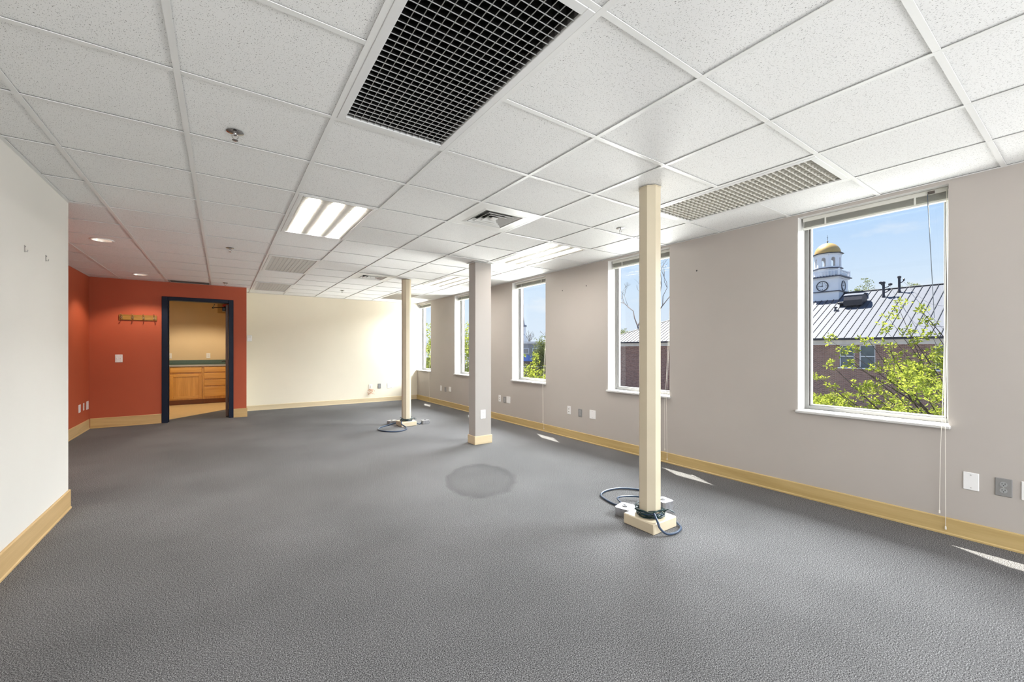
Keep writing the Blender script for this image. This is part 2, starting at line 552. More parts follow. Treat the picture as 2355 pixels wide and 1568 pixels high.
def carpet_material():
    m, n, b = nodes('charcoal and grey loop carpet')
    tc = n.nodes.new('ShaderNodeTexCoord')
    n1 = n.nodes.new('ShaderNodeTexNoise')
    n1.inputs['Scale'].default_value = 215
    n1.inputs['Detail'].default_value = 2.5
    n1.inputs['Roughness'].default_value = 0.6
    n.links.new(tc.outputs['Object'], n1.inputs['Vector'])
    cr = n.nodes.new('ShaderNodeValToRGB')
    e = cr.color_ramp.elements
    e[0].position = 0.36
    e[0].color = (0.036, 0.034, 0.035, 1)
    e[1].position = 0.66
    e[1].color = (0.318, 0.312, 0.310, 1)
    k = e.new(0.5)
    k.color = (0.122, 0.119, 0.120, 1)
    n.links.new(n1.outputs['Fac'], cr.inputs['Fac'])
    # traffic wear, broad
    n2 = n.nodes.new('ShaderNodeTexNoise')
    n2.inputs['Scale'].default_value = 0.9
    n2.inputs['Detail'].default_value = 3
    n.links.new(tc.outputs['Object'], n2.inputs['Vector'])
    r2 = n.nodes.new('ShaderNodeMapRange')
    r2.inputs['From Min'].default_value = 0.35
    r2.inputs['From Max'].default_value = 0.65
    r2.inputs['To Min'].default_value = 0.86
    r2.inputs['To Max'].default_value = 1.10
    n.links.new(n2.outputs['Fac'], r2.inputs['Value'])
    # elliptical stain
    mp = n.nodes.new('ShaderNodeMapping')
    mp.vector_type = 'TEXTURE'
    mp.inputs['Location'].default_value = (2.06, 3.5, 0)
    mp.inputs['Rotation'].default_value = (0, 0, math.atan2(0.92, 0.49))
    mp.inputs['Scale'].default_value = (0.52, 0.335, 1.0)
    n.links.new(tc.outputs['Object'], mp.inputs[0])
    ln = n.nodes.new('ShaderNodeVectorMath')
    ln.operation = 'LENGTH'
    n.links.new(mp.outputs[0], ln.inputs[0])
    n4 = n.nodes.new('ShaderNodeTexNoise')
    n4.inputs['Scale'].default_value = 9
    n4.inputs['Detail'].default_value = 4
    n.links.new(tc.outputs['Object'], n4.inputs['Vector'])
    ad = n.nodes.new('ShaderNodeMath')
    ad.operation = 'MULTIPLY_ADD'
    ad.inputs[1].default_value = 0.35
    n.links.new(n4.outputs['Fac'], ad.inputs[0])
    n.links.new(ln.outputs['Value'], ad.inputs[2])
    sr = n.nodes.new('ShaderNodeValToRGB')
    s = sr.color_ramp.elements
    s[0].position = 0.0
    s[0].color = (0.84, 0.84, 0.84, 1)
    s[1].position = 1.0
    s[1].color = (1, 1, 1, 1)
    for p, v in ((0.72, 0.82), (0.90, 0.72), (0.985, 0.92)):
        q = s.new(p)
        q.color = (v, v, v, 1)
    sc = n.nodes.new('ShaderNodeMath')
    sc.operation = 'MULTIPLY'
    sc.inputs[1].default_value = 0.82
    n.links.new(ad.outputs[0], sc.inputs[0])
    n.links.new(sc.outputs[0], sr.inputs['Fac'])
    m1 = n.nodes.new('ShaderNodeMix')
    m1.data_type = 'RGBA'
    m1.blend_type = 'MULTIPLY'
    m1.inputs['Factor'].default_value = 1.0
    n.links.new(cr.outputs[0], m1.inputs['A'])
    n.links.new(sr.outputs[0], m1.inputs['B'])
    m2 = n.nodes.new('ShaderNodeVectorMath')
    m2.operation = 'SCALE'
    n.links.new(m1.outputs['Result'], m2.inputs[0])
    n.links.new(r2.outputs[0], m2.inputs['Scale'])
    n.links.new(m2.outputs[0], b.inputs['Base Color'])
    b.inputs['Roughness'].default_value = 1.0
    b.inputs['Specular IOR Level'].default_value = 0.05
    bp = n.nodes.new('ShaderNodeBump')
    bp.inputs['Strength'].default_value = 0.6
    bp.inputs['Distance'].default_value = 0.004
    n.links.new(n1.outputs['Fac'], bp.inputs['Height'])
    n.links.new(bp.outputs[0], b.inputs['Normal'])
    return m
M['carpet'] = carpet_material()

def brick_material():
    m, n, b = nodes('weathered red brick')
    tc = n.nodes.new('ShaderNodeTexCoord')
    mp = n.nodes.new('ShaderNodeMapping')
    mp.inputs['Rotation'].default_value = (PI / 2, 0, PI / 2)
    n.links.new(tc.outputs['Object'], mp.inputs[0])
    sx = n.nodes.new('ShaderNodeSeparateXYZ')
    n.links.new(tc.outputs['Object'], sx.inputs[0])
    cb = n.nodes.new('ShaderNodeCombineXYZ')
    n.links.new(sx.outputs['Y'], cb.inputs[0])
    n.links.new(sx.outputs['Z'], cb.inputs[1])
    br = n.nodes.new('ShaderNodeTexBrick')
    br.inputs['Scale'].default_value = 1.0
    br.inputs['Brick Width'].default_value = 0.22
    br.inputs['Row Height'].default_value = 0.075
    br.inputs['Mortar Size'].default_value = 0.010
    br.inputs['Color1'].default_value = (0.17, 0.075, 0.055, 1)
    br.inputs['Color2'].default_value = (0.34, 0.17, 0.125, 1)
    br.inputs['Mortar'].default_value = (0.44, 0.36, 0.31, 1)
    n.links.new(cb.outputs[0], br.inputs['Vector'])
    n.links.new(br.outputs['Color'], b.inputs['Base Color'])
    b.inputs['Roughness'].default_value = 0.9
    return m
M['brick'] = brick_material()

def leaf_material(name, c0, c1, trans):
    m = bpy.data.materials.new(name)
    m.use_nodes = True
    n = m.node_tree
    n.nodes.clear()
    out = n.nodes.new('ShaderNodeOutputMaterial')
    df = n.nodes.new('ShaderNodeBsdfDiffuse')
    tr = n.nodes.new('ShaderNodeBsdfTranslucent')
    mx = n.nodes.new('ShaderNodeMixShader')
    mx.inputs[0].default_value = 0.5
    tc = n.nodes.new('ShaderNodeTexCoord')
    ns = n.nodes.new('ShaderNodeTexNoise')
    ns.inputs['Scale'].default_value = 7
    ns.inputs['Detail'].default_value = 5
    n.links.new(tc.outputs['Object'], ns.inputs['Vector'])
    cr = n.nodes.new('ShaderNodeValToRGB')
    cr.color_ramp.elements[0].position = 0.36
    cr.color_ramp.elements[1].position = 0.64
    cr.color_ramp.elements[0].color = (*c0, 1)
    cr.color_ramp.elements[1].color = (*c1, 1)
    n.links.new(ns.outputs['Fac'], cr.inputs['Fac'])
    n.links.new(cr.outputs[0], df.inputs['Color'])
    tr.inputs['Color'].default_value = (*trans, 1)
    n.links.new(df.outputs[0], mx.inputs[1])
    n.links.new(tr.outputs[0], mx.inputs[2])
    n.links.new(mx.outputs[0], out.inputs[0])
    return m
M['leaf'] = leaf_material('yellow green spring leaf', (0.10, 0.16, 0.02), (0.36, 0.39, 0.085), (0.44, 0.49, 0.07))
M['leaf_pale'] = leaf_material('pale green leaf', (0.11, 0.14, 0.06), (0.20, 0.21, 0.11), (0.20, 0.23, 0.09))

def glass_material():
    m = bpy.data.materials.new('clear window glass')
    m.use_nodes = True
    n = m.node_tree
    n.nodes.clear()
    out = n.nodes.new('ShaderNodeOutputMaterial')
    tp = n.nodes.new('ShaderNodeBsdfTransparent')
    tp.inputs[0].default_value = (0.97, 0.985, 0.98, 1)
    gl = n.nodes.new('ShaderNodeBsdfGlossy')
    gl.inputs['Roughness'].default_value = 0.02
    mx = n.nodes.new('ShaderNodeMixShader')
    mx.inputs[0].default_value = 0.02
    n.links.new(tp.outputs[0], mx.inputs[1])
    n.links.new(gl.outputs[0], mx.inputs[2])
    n.links.new(mx.outputs[0], out.inputs[0])
    return m
M['glass'] = glass_material()

# ================================================================== room shell
T = 0.6096
GX, GY = -0.765, 2.213          # ceiling grid origin
CEIL = 2.413
XR = 4.06                       # right wall inner face
XRO = 4.265                      # right wall outer face
XL = -1.0                       # near left wall face
YL = 4.70                       # where the near left wall ends
XRED = -1.74                    # terracotta side wall face
YRED = 9.25                     # terracotta door wall face
XREDE = 0.37                    # its right end
YB = 10.05                      # cream back wall face
YK0, YK1 = 9.40, 12.56          # kitchen
XK0, XK1 = -2.2, 0.62
GROUND = -4.4

def gx(j):
    return GX + j * T
def gy(i):
    return GY + i * T

def wall_holes(name, axis, a0, a1, u0, u1, z0, z1, holes, mats, flip=False):
    """slab between a0 (room face) and a1 along axis, spanning u and z, with rectangular openings; one welded mesh"""
    us = sorted({u0, u1, *[h[0] for h in holes], *[h[1] for h in holes]})
    zs = sorted({z0, z1, *[h[2] for h in holes], *[h[3] for h in holes]})
    us = [u for u in us if u0 <= u <= u1]
    zs = [z for z in zs if z0 <= z <= z1]
    def solid(i, k):
        if i < 0 or k < 0 or i >= len(us) - 1 or k >= len(zs) - 1:
            return None
        uc, zc = (us[i] + us[i + 1]) / 2, (zs[k] + zs[k + 1]) / 2
        return not any(h[0] < uc < h[1] and h[2] < zc < h[3] for h in holes)
    vid = {}
    V, F, MI = [], [], []
    def v(a, u, z):
        key = (a, round(u, 5), round(z, 5))
        if key not in vid:
            vid[key] = len(V)
            V.append((a, u, z) if axis == 'x' else (u, a, z))
        return vid[key]
    def face(ids, mi, nrm):
        p = [Vector(V[i]) for i in ids]
        n = (p[1] - p[0]).cross(p[2] - p[0])
        F.append(tuple(ids) if n.dot(nrm) > 0 else tuple(reversed(ids)))
        MI.append(mi)
    s = 1 if a1 > a0 else -1
    A = Vector((1, 0, 0)) if axis == 'x' else Vector((0, 1, 0))
    U = Vector((0, 1, 0)) if axis == 'x' else Vector((1, 0, 0))
    Z = Vector((0, 0, 1))
    for i in range(len(us) - 1):
        for k in range(len(zs) - 1):
            if not solid(i, k):
                continue
            ua, ub, za, zb = us[i], us[i + 1], zs[k], zs[k + 1]
            face([v(a0, ua, za), v(a0, ub, za), v(a0, ub, zb), v(a0, ua, zb)], 0, -s * A)
            face([v(a1, ua, za), v(a1, ub, za), v(a1, ub, zb), v(a1, ua, zb)], 2 if len(mats) > 2 else 0, s * A)
            for di, dk, pts, nr in ((-1, 0, ((ua, za), (ua, zb)), -U), (1, 0, ((ub, za), (ub, zb)), U), (0, -1, ((ua, za), (ub, za)), -Z), (0, 1, ((ua, zb), (ub, zb)), Z)):
                q = solid(i + di, k + dk)
                if q:
                    continue
                face([v(a0, *pts[0]), v(a0, *pts[1]), v(a1, *pts[1]), v(a1, *pts[0])], 1 if q is False and len(mats) > 1 else 0, nr)
    me = bpy.data.meshes.new(name)
    me.from_pydata(V, [], F)
    for mm in mats:
        me.materials.append(mm)
    if len(mats) > 1:
        me.polygons.foreach_set('material_index', MI)
    o = bpy.data.objects.new(name, me)
    COL.objects.link(o)
    o['kind'] = 'structure'
    return o

SILL_Z, HEAD_Z = 0.718, 2.39
WIN = [(0.63, 1.534), (2.785, 3.68), (4.938, 5.83), (7.085, 7.97), (9.21, 10.05)]
WIN_BACK = [(-1.52, -0.62)]
struct_holes = [(a, b, SILL_Z, HEAD_Z) for a, b in WIN + WIN_BACK]
wall_right = wall_holes('wall_right', 'x', XR, XRO, REAR_Y - 0.2, 10.5, -0.3, 2.75, struct_holes, [M['wall_greige'], M['reveal'], M['ext_wall']])
wall_holes('wall_outer', 'x', XRO, 4.30, REAR_Y - 0.2, 10.5, -0.3, 2.75, struct_holes, [M['ext_wall']])
wall_holes('wall_back', 'y', YB, YB + 0.2, XREDE, XR, 0.0, 2.6, [], [M['wall_cream']])
wall_holes('wall_rear', 'y', REAR_Y, REAR_Y - 0.2, XL - 0.2, XR, 0.0, 2.6, [(-0.85, 1.35, 0.7, 2.35), (1.65, 3.85, 0.7, 2.35)], [M['wall_white'], M['reveal']])  # both openings are invented, added to carry the rear fill lamps
DOOR_X0, DOOR_X1, DOOR_Z = -0.80, 0.115, 2.115
wall_holes('wall_entry', 'y', YRED, YK0, XRED - 0.15, XREDE, 0.0, 2.6, [(DOOR_X0, DOOR_X1, -0.1, DOOR_Z)], [M['wall_red'], M['wall_red'], M['wall_tan']])
wall_holes('wall_entry_side', 'x', XRED, XRED - 0.15, YL - 0.5, YRED, 0.0, 2.6, [], [M['wall_red']])
b = MB().box(XL - 0.8, XL, REAR_Y, YL, 0.0, 2.6)
tag(b.build('wall_left', M['wall_white']), kind='structure')
# return face of the terracotta wall towards the cream wall (its end)
b = MB().box(XREDE - 0.12, XREDE, YK0, YB + 0.2, 0.0, 2.6)
tag(b.build('wall_return', M['wall_cream']), kind='structure')
# kitchen walls
tag(MB().box(XK0, XK1, YK1, YK1 + 0.15, 0.0, 2.6).build('wall_kitchen_back', M['wall_tan']), kind='structure')
tag(MB().box(XK0 - 0.15, XK0, YK0, YK1 + 0.15, 0.0, 2.6).build('wall_kitchen_left', M['wall_tan']), kind='structure')
tag(MB().box(XK1, XK1 + 0.15, YB + 0.2, YK1 + 0.15, 0.0, 2.6).build('wall_kitchen_right', M['wall_tan']), kind='structure')
tag(MB().box(XREDE, XK1 + 0.15, YB + 0.2, YB + 0.32, 0.0, 2.6).build('wall_kitchen_front', M['wall_tan']), kind='structure')

# floor: carpet slab reaching through the doorway, vinyl in the kitchen with a slanting edge
tag(MB().box(-2.4, XR, REAR_Y, YK1 + 0.1, -0.12, 0.0).build('floor', M['carpet']), 'charcoal and grey speckled loop carpet', kind='structure')
b = MB().prism([(XK0, YK0), (-0.968, YK0), (XK1, 11.18), (XK1, YK1), (XK0, YK1)], 0.0, 0.004)
tag(b.build('floor_kitchen', M['vinyl']), 'yellow vinyl kitchen floor with a slanting edge', kind='structure')

# ceiling slab above the tiles
ceiling = MB().box(XK0 - 0.15, XR, REAR_Y, YK1 + 0.15, 2.55, 2.65).build('ceiling', M['slab'])
tag(ceiling, 'white suspended ceiling of speckled square tiles in a tee grid', kind='structure')


# ---- ceiling tiles and tees (parts of the ceiling)
RECTS = [(XL, XR, REAR_Y, YL), (XRED, XR, YL, YRED), (XREDE, XR, YRED, YB)]
FIX_L = [(2, -2), (2, 2), (2, 6), (2, 10)]
FIX_R = [(6, -2), (6, 2), (6, 6), (6, 10)]
taken = set()
for j, i in FIX_L + FIX_R:
    taken |= {(j, i), (j, i + 1)}
DIFF = [(4, 1), (4, 7)]
taken |= set(DIFF)
GRILLE = (0, 11)
CANS = [(-1.05, 6.11), (-1.05, 8.59)]
CAN_CELLS = {(math.floor((x - GX) / T), math.floor((y - GY) / T)): (x, y) for x, y in CANS}
taken |= set(CAN_CELLS)
taken.add(GRILLE)
TZ = 0.0070                      # tile face sits above the tee flange
def tile_mesh(w, d):
    g = 0.0045
    return MB().bevbox(-w / 2 + g, w / 2 - g, -d / 2 + g, d / 2 - g, 0, 0.014, 0.002).mesh('tile', M['tile'])
def holed_slab(x0, x1, y0, y1, z0, z1, hx, hy, r, n=24):
    """flat slab with one round hole, welded"""
    cs = [(x0, y0), (x1, y0), (x1, y1), (x0, y1)]
    circ = [(hx + r * math.cos(-3 * PI / 4 + 2 * PI * k / n), hy + r * math.sin(-3 * PI / 4 + 2 * PI * k / n)) for k in range(n)]
    V = [(x, y, z0) for x, y in cs + circ] + [(x, y, z1) for x, y in cs + circ]
    m = n + 4
    F = []
    q = n // 4
    for k in range(4):
        arc = [4 + (k * q + t) % n for t in range(q + 1)]
        low = [k, (k + 1) % 4] + arc[::-1]
        F.append(tuple(reversed(low)))
        F.append(tuple(i + m for i in low))
        F.append((k, (k + 1) % 4, m + (k + 1) % 4, m + k))
    for k in range(n):
        a, c = 4 + k, 4 + (k + 1) % n
        F.append((a, m + a, m + c, c))
    return MB().add(V, F)
for (j, i), (x, y) in CAN_CELLS.items():
    xc, yc = gx(j) + T / 2, gy(i) + T / 2
    h = T / 2 - 0.0045
    x0 = max(gx(j), XRED) - xc + 0.0045
    holed_slab(x0, h, -h, h, 0, 0.014, x - xc, y - yc, 0.085).build('ceiling_tile', M['tile'], ceiling, False, (xc, yc, CEIL + TZ))
tile_cache = {}
for j in range(-2, 9):
    for i in range(-9, 14):
        if (j, i) in taken:
            continue
        c = (gx(j), gx(j + 1), gy(i), gy(i + 1))
        pieces = []
        for r in RECTS:
            q = (max(c[0], r[0]), min(c[1], r[1]), max(c[2], r[2]), min(c[3], r[3]))
            if q[1] - q[0] > 0.01 and q[3] - q[2] > 0.01:
                pieces.append(q)
        merged = []
        for q in pieces:
            for k, p in enumerate(merged):
                if abs(p[0] - q[0]) < 1e-6 and abs(p[1] - q[1]) < 1e-6:
                    merged[k] = (p[0], p[1], min(p[2], q[2]), max(p[3], q[3]))
                    break
            else:
                merged.append(q)
        for q in merged:
            key = (round(q[1] - q[0], 4), round(q[3] - q[2], 4))
            if key not in tile_cache:
                tile_cache[key] = tile_mesh(*key)
            put(tile_cache[key], 'ceiling_tile', ceiling, ((q[0] + q[1]) / 2, (q[2] + q[3]) / 2, CEIL + TZ))
tag(holed_slab(XK0, XK1, YK0, YK1, CEIL + 0.01, CEIL + 0.03, -0.45, 11.05, 0.085).build('ceiling_kitchen', M['wall_tan']), kind='structure')
HW = 0.012
def yspan(x):
    lo = REAR_Y if x > XL else YL
    hi = YB if x > XREDE else YRED
    return lo, hi
def xspan(y):
    lo = XL if y < YL else (XRED if y < YRED else XREDE)
    return lo, XR
for j in range(-1, 9):
    x = gx(j)
    if x > XR - 0.02:
        continue
    lo, hi = yspan(x)
    MB().box(x - HW, x + HW, lo, hi, CEIL, CEIL + 0.003).build('ceiling_tee', M['tee'], ceiling)
FIXROWS = {(j, i + 1) for j, i in FIX_L + FIX_R}
for i in range(-8, 13):
    y = gy(i)
    lo, hi = xspan(y)
    # a cross tee is left out where a long lamp bridges it
    cuts = sorted((gx(j), gx(j + 1)) for j, ii in FIXROWS if ii == i)
    a = lo
    for c0, c1 in cuts + [(hi, hi)]:
        if c0 - a > 0.05:
            MB().box(a, c0, y - HW, y + HW, CEIL + 0.0004, CEIL + 0.003).build('ceiling_tee', M['tee'], ceiling)
        a = c1
# wall angle trims
def trim(name, x0, x1, y0, y1):
    tag(MB().box(x0, x1, y0, y1, CEIL, CEIL + 0.002).build(name, M['tee']), 'white ceiling wall angle', kind='structure')
trim('trim_1', XR - 0.02, XR, REAR_Y, YB)
trim('trim_2', XREDE, XR - 0.02, YB - 0.02, YB)
trim('trim_3', XL, XL + 0.02, REAR_Y, YL)
trim('trim_4', XRED, XREDE, YRED - 0.02, YRED)
trim('trim_5', XRED, XRED + 0.02, YL, YRED - 0.02)

# ---- baseboards
def base(name, poly_axis, a, s, u0, u1, h, m, label):
    """board against plane a, proud by 12 mm in direction s, with an eased top and a thin shoe at the floor"""
    t = 0.012
    prof = [(0, 0), (0.017, 0), (0.017, 0.010), (t, 0.016), (t, h - 0.006), (t - 0.005, h), (0, h)]
    bb = MB()
    if poly_axis == 'y':        # runs along y, plane x=a
        pts = [(a + s * p, z) for p, z in prof]
        n = len(pts)
        v = [(x, u0, z) for x, z in pts] + [(x, u1, z) for x, z in pts]
    else:
        pts = [(a + s * p, z) for p, z in prof]
        n = len(pts)
        v = [(u0, y, z) for y, z in pts] + [(u1, y, z) for y, z in pts]
    f = [tuple(range(n)), tuple(range(2 * n - 1, n - 1, -1))] + [(i, n + i, n + (i + 1) % n, (i + 1) % n) for i in range(n)]
    flip = (s > 0) == (poly_axis == 'x')
    if flip:
        f = [tuple(reversed(q)) for q in f]
    bb.add(v, f)
    return tag(bb.build(name, m), label, kind='structure')
base('baseboard_right', 'y', XR, -1, REAR_Y, YB, 0.115, M['tan_base'], 'tan wood baseboard under the windows')
base('baseboard_back', 'x', YB, -1, XREDE, XR - 0.017, 0.105, M['tan_base_x'], 'pale tan baseboard of the cream back wall')
base('baseboard_entry_left', 'x', YRED, -1, XRED + 0.017, -0.855, 0.16, M['maple_x'], 'maple baseboard left of the navy door frame')
base('baseboard_entry_right', 'x', YRED, -1, 0.168, XREDE + 0.012, 0.16, M['maple_x'], 'short maple baseboard right of the navy door frame')
base('baseboard_entry_side', 'y', XRED, 1, YL, YRED - 0.017, 0.155, M['maple'], 'maple baseboard of the terracotta side wall')
base('baseboard_left', 'y', XL, 1, REAR_Y, YL + 0.012, 0.150, M['maple'], 'maple baseboard of the near left wall')

# ================================================================== windows
def make_window(n, y0, y1):
    root = empty('window_%d' % n, (XR, (y0 + y1) / 2, SILL_Z), kind='structure')
    w = (y1 - y0) / 2
    H = HEAD_Z - SILL_Z
    fx0, fx1 = 0.14, 0.200       # outer frame, measured from the room face of the wall
    fw = 0.030
    M_ = M['alu']
    for s in (-1, 1):
        a, c = sorted((s * w, s * (w - fw)))
        MB().bevbox(fx0, fx1, a, c, 0.022, H, 0.003).build('frame_stile', M_, root)
    MB().bevbox(fx0, fx1, -w + fw, w - fw, H - fw, H, 0.003).build('frame_head', M_, root)
    MB().bevbox(fx0, fx1, -w + fw, w - fw, 0.022, 0.052, 0.003).build('frame_foot', M_, root)
    # dark gasket line, then the lighter sash
    g = 0.006
    for s in (-1, 1):
        a, c = sorted((s * (w - fw), s * (w - fw - g)))
        MB().box(fx0 + 0.014, fx0 + 0.040, a, c, 0.052, H - fw).build('gasket', M['gasket'], root)
        a, c = sorted((s * (w - fw - g), s * (w - fw - g - 0.011)))
        MB().bevbox(fx0 + 0.012, fx0 + 0.045, a, c, 0.052, H - fw, 0.002).build('sash_stile', M['alu_white'], root)
    wi = w - fw - g - 0.011
    MB().bevbox(fx0 + 0.012, fx0 + 0.045, -wi, wi, 0.052, 0.064, 0.002).build('sash_rail', M['alu_white'], root)
    MB().bevbox(fx0 + 0.012, fx0 + 0.045, -wi, wi, H - fw - 0.012, H - fw, 0.002).build('sash_rail', M['alu_white'], root)
    MB().box(fx0 + 0.026, fx0 + 0.030, -wi, wi, 0.064, H - fw - 0.012).build('pane', M['glass'], root)
    over1 = 0.012 if y1 < YB - 0.05 else 0.0
    MB().bevbox(-0.032, fx0 + 0.02, -w - 0.012, w + over1, 0.0, 0.022, 0.004).build('sill', M['trim_white'], root)
    return root
for k, (a, c) in enumerate(WIN):
    make_window(k + 1, a, c)
for k, (a, c) in enumerate(WIN_BACK):
    make_window(k + 6, a, c)

# ---- raised blinds (one per window in view)
def make_blind(y0, y1, label, drop_y, wand, tail):
    yc = (y0 + y1) / 2
    root = thing('window_blind', label, 'blind', (XR + 0.085, yc, HEAD_Z), group='raised blinds at the window heads')
    w = (y1 - y0) / 2 - 0.012
    MB().bevbox(-0.022, 0.022, -w, w, -0.034, 0.0, 0.004).build('headrail', M['blind'], root)
    me = MB().add([(-0.024, -w + .004, 0), (0, -w + .004, 0.0035), (0.024, -w + .004, 0), (-0.024, w - .004, 0), (0, w - .004, 0.0035), (0.024, w - .004, 0),
                   (-0.024, -w + .004, -0.001), (0, -w + .004, 0.0025), (0.024, -w + .004, -0.001), (-0.024, w - .004, -0.001), (0, w - .004, 0.0025), (0.024, w - .004, -0.001)],
                  [(0, 1, 4, 3), (1, 2, 5, 4), (6, 9, 10, 7), (7, 10, 11, 8), (0, 3, 9, 6), (2, 8, 11, 5), (0, 6, 7, 1), (1, 7, 8, 2), (3, 4, 10, 9), (4, 5, 11, 10)]).mesh('slat', M['blind'])
    for k in range(9):
        put(me, 'slat', root, (random.uniform(-.0015, .0015), random.uniform(-.002, .002), -0.040 - 0.0047 * k))
    MB().bevbox(-0.022, 0.022, -w, w, -0.096, -0.083, 0.003).build('bottom_rail', M['blind'], root)
    for s in (-0.62, 0.62):
        MB().box(-0.027, -0.0255, s * w - 0.006, s * w + 0.006, -0.092, -0.03).build('ladder_tape', M['blind'], root)
    # lift cords fall over the sill nose and hang down the wall
    fy = drop_y - yc
    def cord(dy, zend):
        pth = spline([(-0.024, fy + dy * .3, -0.02), (-0.030, fy + dy * .3, -0.4), (-0.10, fy + dy * .5, -1.45), (-0.122, fy + dy * .6, -1.66), (-0.117, fy + dy * .8, -1.85), (-0.108, fy + dy, zend)], 6)
        MB().tube(pth, 0.0016, 5).build('lift_cord', M['cord'], root)
        MB().lathe([(0.0012, zend), (0.004, zend - 0.006), (0.005, zend - 0.022), (0.002, zend - 0.026)], 8, -0.108, fy + dy).build('cord_tassel', M['cord'], root)
    cord(0.0, tail - HEAD_Z)
    cord(0.030, tail + 0.10 - HEAD_Z)
    if wand:
        wy, tilt, L = wand
        MB().tube([(-0.03, wy - yc, -0.03), (-0.034, wy - yc, -0.05), (-0.034 - 0.0, wy - yc - tilt, -0.05 - L)], 0.0024, 6).build('tilt_wand', M['wand'], root)
        MB().box(-0.032, -0.022, wy - yc - 0.035, wy - yc + 0.0, -0.030, -0.012).build('tilt_gear', M['gasket'], root)
    return root
make_blind(*WIN[0], 'raised pale blind with dark tilt wand at the window nearest the camera', 0.640, (0.742, 0.035, 0.86), 0.06)
make_blind(*WIN[1], 'raised pale blind at the window behind the nearest octagonal post', 2.800, None, 0.06)
make_blind(*WIN[2], 'raised pale blind at the window just right of the square column', 4.950, None, 0.06)
make_blind(*WIN[3], 'raised pale blind at the window half hidden by the square column', 7.100, None, 0.06)
make_blind(*WIN[4], 'raised pale blind at the window in the far corner', 9.225, None, 0.06)

# ================================================================== door to the kitchen
door = empty('door_1', ((DOOR_X0 + DOOR_X1) / 2, YRED, 0), kind='structure')
dx0, dx1 = DOOR_X0 - (DOOR_X0 + DOOR_X1) / 2, DOOR_X1 - (DOOR_X0 + DOOR_X1) / 2
def jamb(name, x0, x1, z0, z1):
    MB().bevbox(x0, x1, -0.018, 0.168, z0, z1, 0.004).build(name, M['navy'], door)
jamb('frame_jamb', dx0 - 0.052, dx0 + 0.03, 0.0, DOOR_Z + 0.05)
jamb('frame_jamb', dx1 - 0.02, dx1 + 0.052, 0.0, DOOR_Z + 0.05)
jamb('frame_head', dx0 + 0.03, dx1 - 0.02, DOOR_Z - 0.012, DOOR_Z + 0.05)
MB().bevbox(dx0 + 0.03, dx0 + 0.042, 0.06, 0.09, 0.0, DOOR_Z - 0.012, 0.002).build('door_stop', M['navy'], door)
# open leaf, swung into the kitchen
LX = dx1 - 0.064
leaf = MB().bevbox(LX, LX + 0.042, 0.172, 1.02, 0.012, 2.09, 0.002).build('door_leaf', M['door_wood'], door)
for z in (0.25, 1.05, 1.82):
    MB().lathe([(0.008, z), (0.008, z + 0.10)], 8, LX + 0.052, 0.166).build('hinge', M['black_metal'], door)
MB().lathe([(0.026, LX - 0.006), (0.026, LX)], 14, 0.95, 1.02, axis='x').build('handle_rose', M['black_metal'], leaf)
MB().tube(spline([(LX - 0.004, 0.95, 1.02), (LX - 0.045, 0.95, 1.02), (LX - 0.055, 0.90, 1.02), (LX - 0.052, 0.83, 1.015)], 5), 0.009, 8).build('lever_handle', M['black_metal'], leaf)
cl = MB().bevbox(LX - 0.055, LX, 0.24, 0.46, 1.98, 2.045, 0.006).build('door_closer', M['black_metal'], door)
MB().tube([(LX - 0.03, 0.30, 2.052), (LX - 0.20, 0.62, 2.062)], 0.009, 6).build('closer_arm', M['black_metal'], cl)
MB().tube([(LX - 0.20, 0.62, 2.064), (LX - 0.17, 0.175, 2.085)], 0.008, 6).build('closer_arm', M['black_metal'], cl)
MB().lathe([(0.018, 2.045), (0.018, 2.072)], 10, LX - 0.20, 0.62).build('closer_knuckle', M['black_metal'], cl)

# ================================================================== columns
def octo(hw):
    s = hw * math.tan(PI / 8)
    return [(hw, -s), (hw, s), (s, hw), (-s, hw), (-hw, s), (-hw, -s), (-s, -hw), (s, -hw)]
def make_post(cx, cy, label):
    root = thing('support_post', label, 'column', (cx, cy, 0))
    MB().bevbox(-0.13, 0.13, -0.13, 0.13, 0.0, 0.075, 0.006).build('plinth_block', M['block'], root)
    hw = 0.070
    MB().prism([(x, y) for x, y in octo(hw)], 0.075, CEIL - 0.003).build('shaft', M['post'], root)
    MB().prism([(x, y) for x, y in octo(hw + 0.004)], CEIL - 0.006, CEIL - 0.0005).build('top_collar', M['post'], root)
    return root
make_post(2.52, 1.89, 'cream octagonal post on a plinth block standing nearest the camera')
make_post(2.508, 6.68, 'cream octagonal post on a plinth block standing furthest from the camera')
colm = thing('drywall_column', 'square pale drywall column with maple base between the two octagonal posts', 'column', (2.8575, 4.8675, 0))
CWX, CWY = 0.1225, 0.0875
MB().bevbox(-CWX, CWX, -CWY, CWY, 0.0, CEIL - 0.002, 0.003).build('shaft', M['wall_column'], colm)
h_ = 0.112
t_ = 0.012
for bx_ in ((-CWX - t_, CWX + t_, -CWY - t_, -CWY), (-CWX - t_, CWX + t_, CWY, CWY + t_), (-CWX - t_, -CWX, -CWY, CWY), (CWX, CWX + t_, -CWY, CWY)):
    MB().bevbox(*bx_, 0.0, h_, 0.003).build('base_trim', M['tan_base_x'], colm)
MB().box(-CWX - 0.025, CWX + 0.025, -CWY - 0.025, CWY + 0.025, CEIL - 0.004, CEIL - 0.001).build('top_trim', M['tee'], colm)

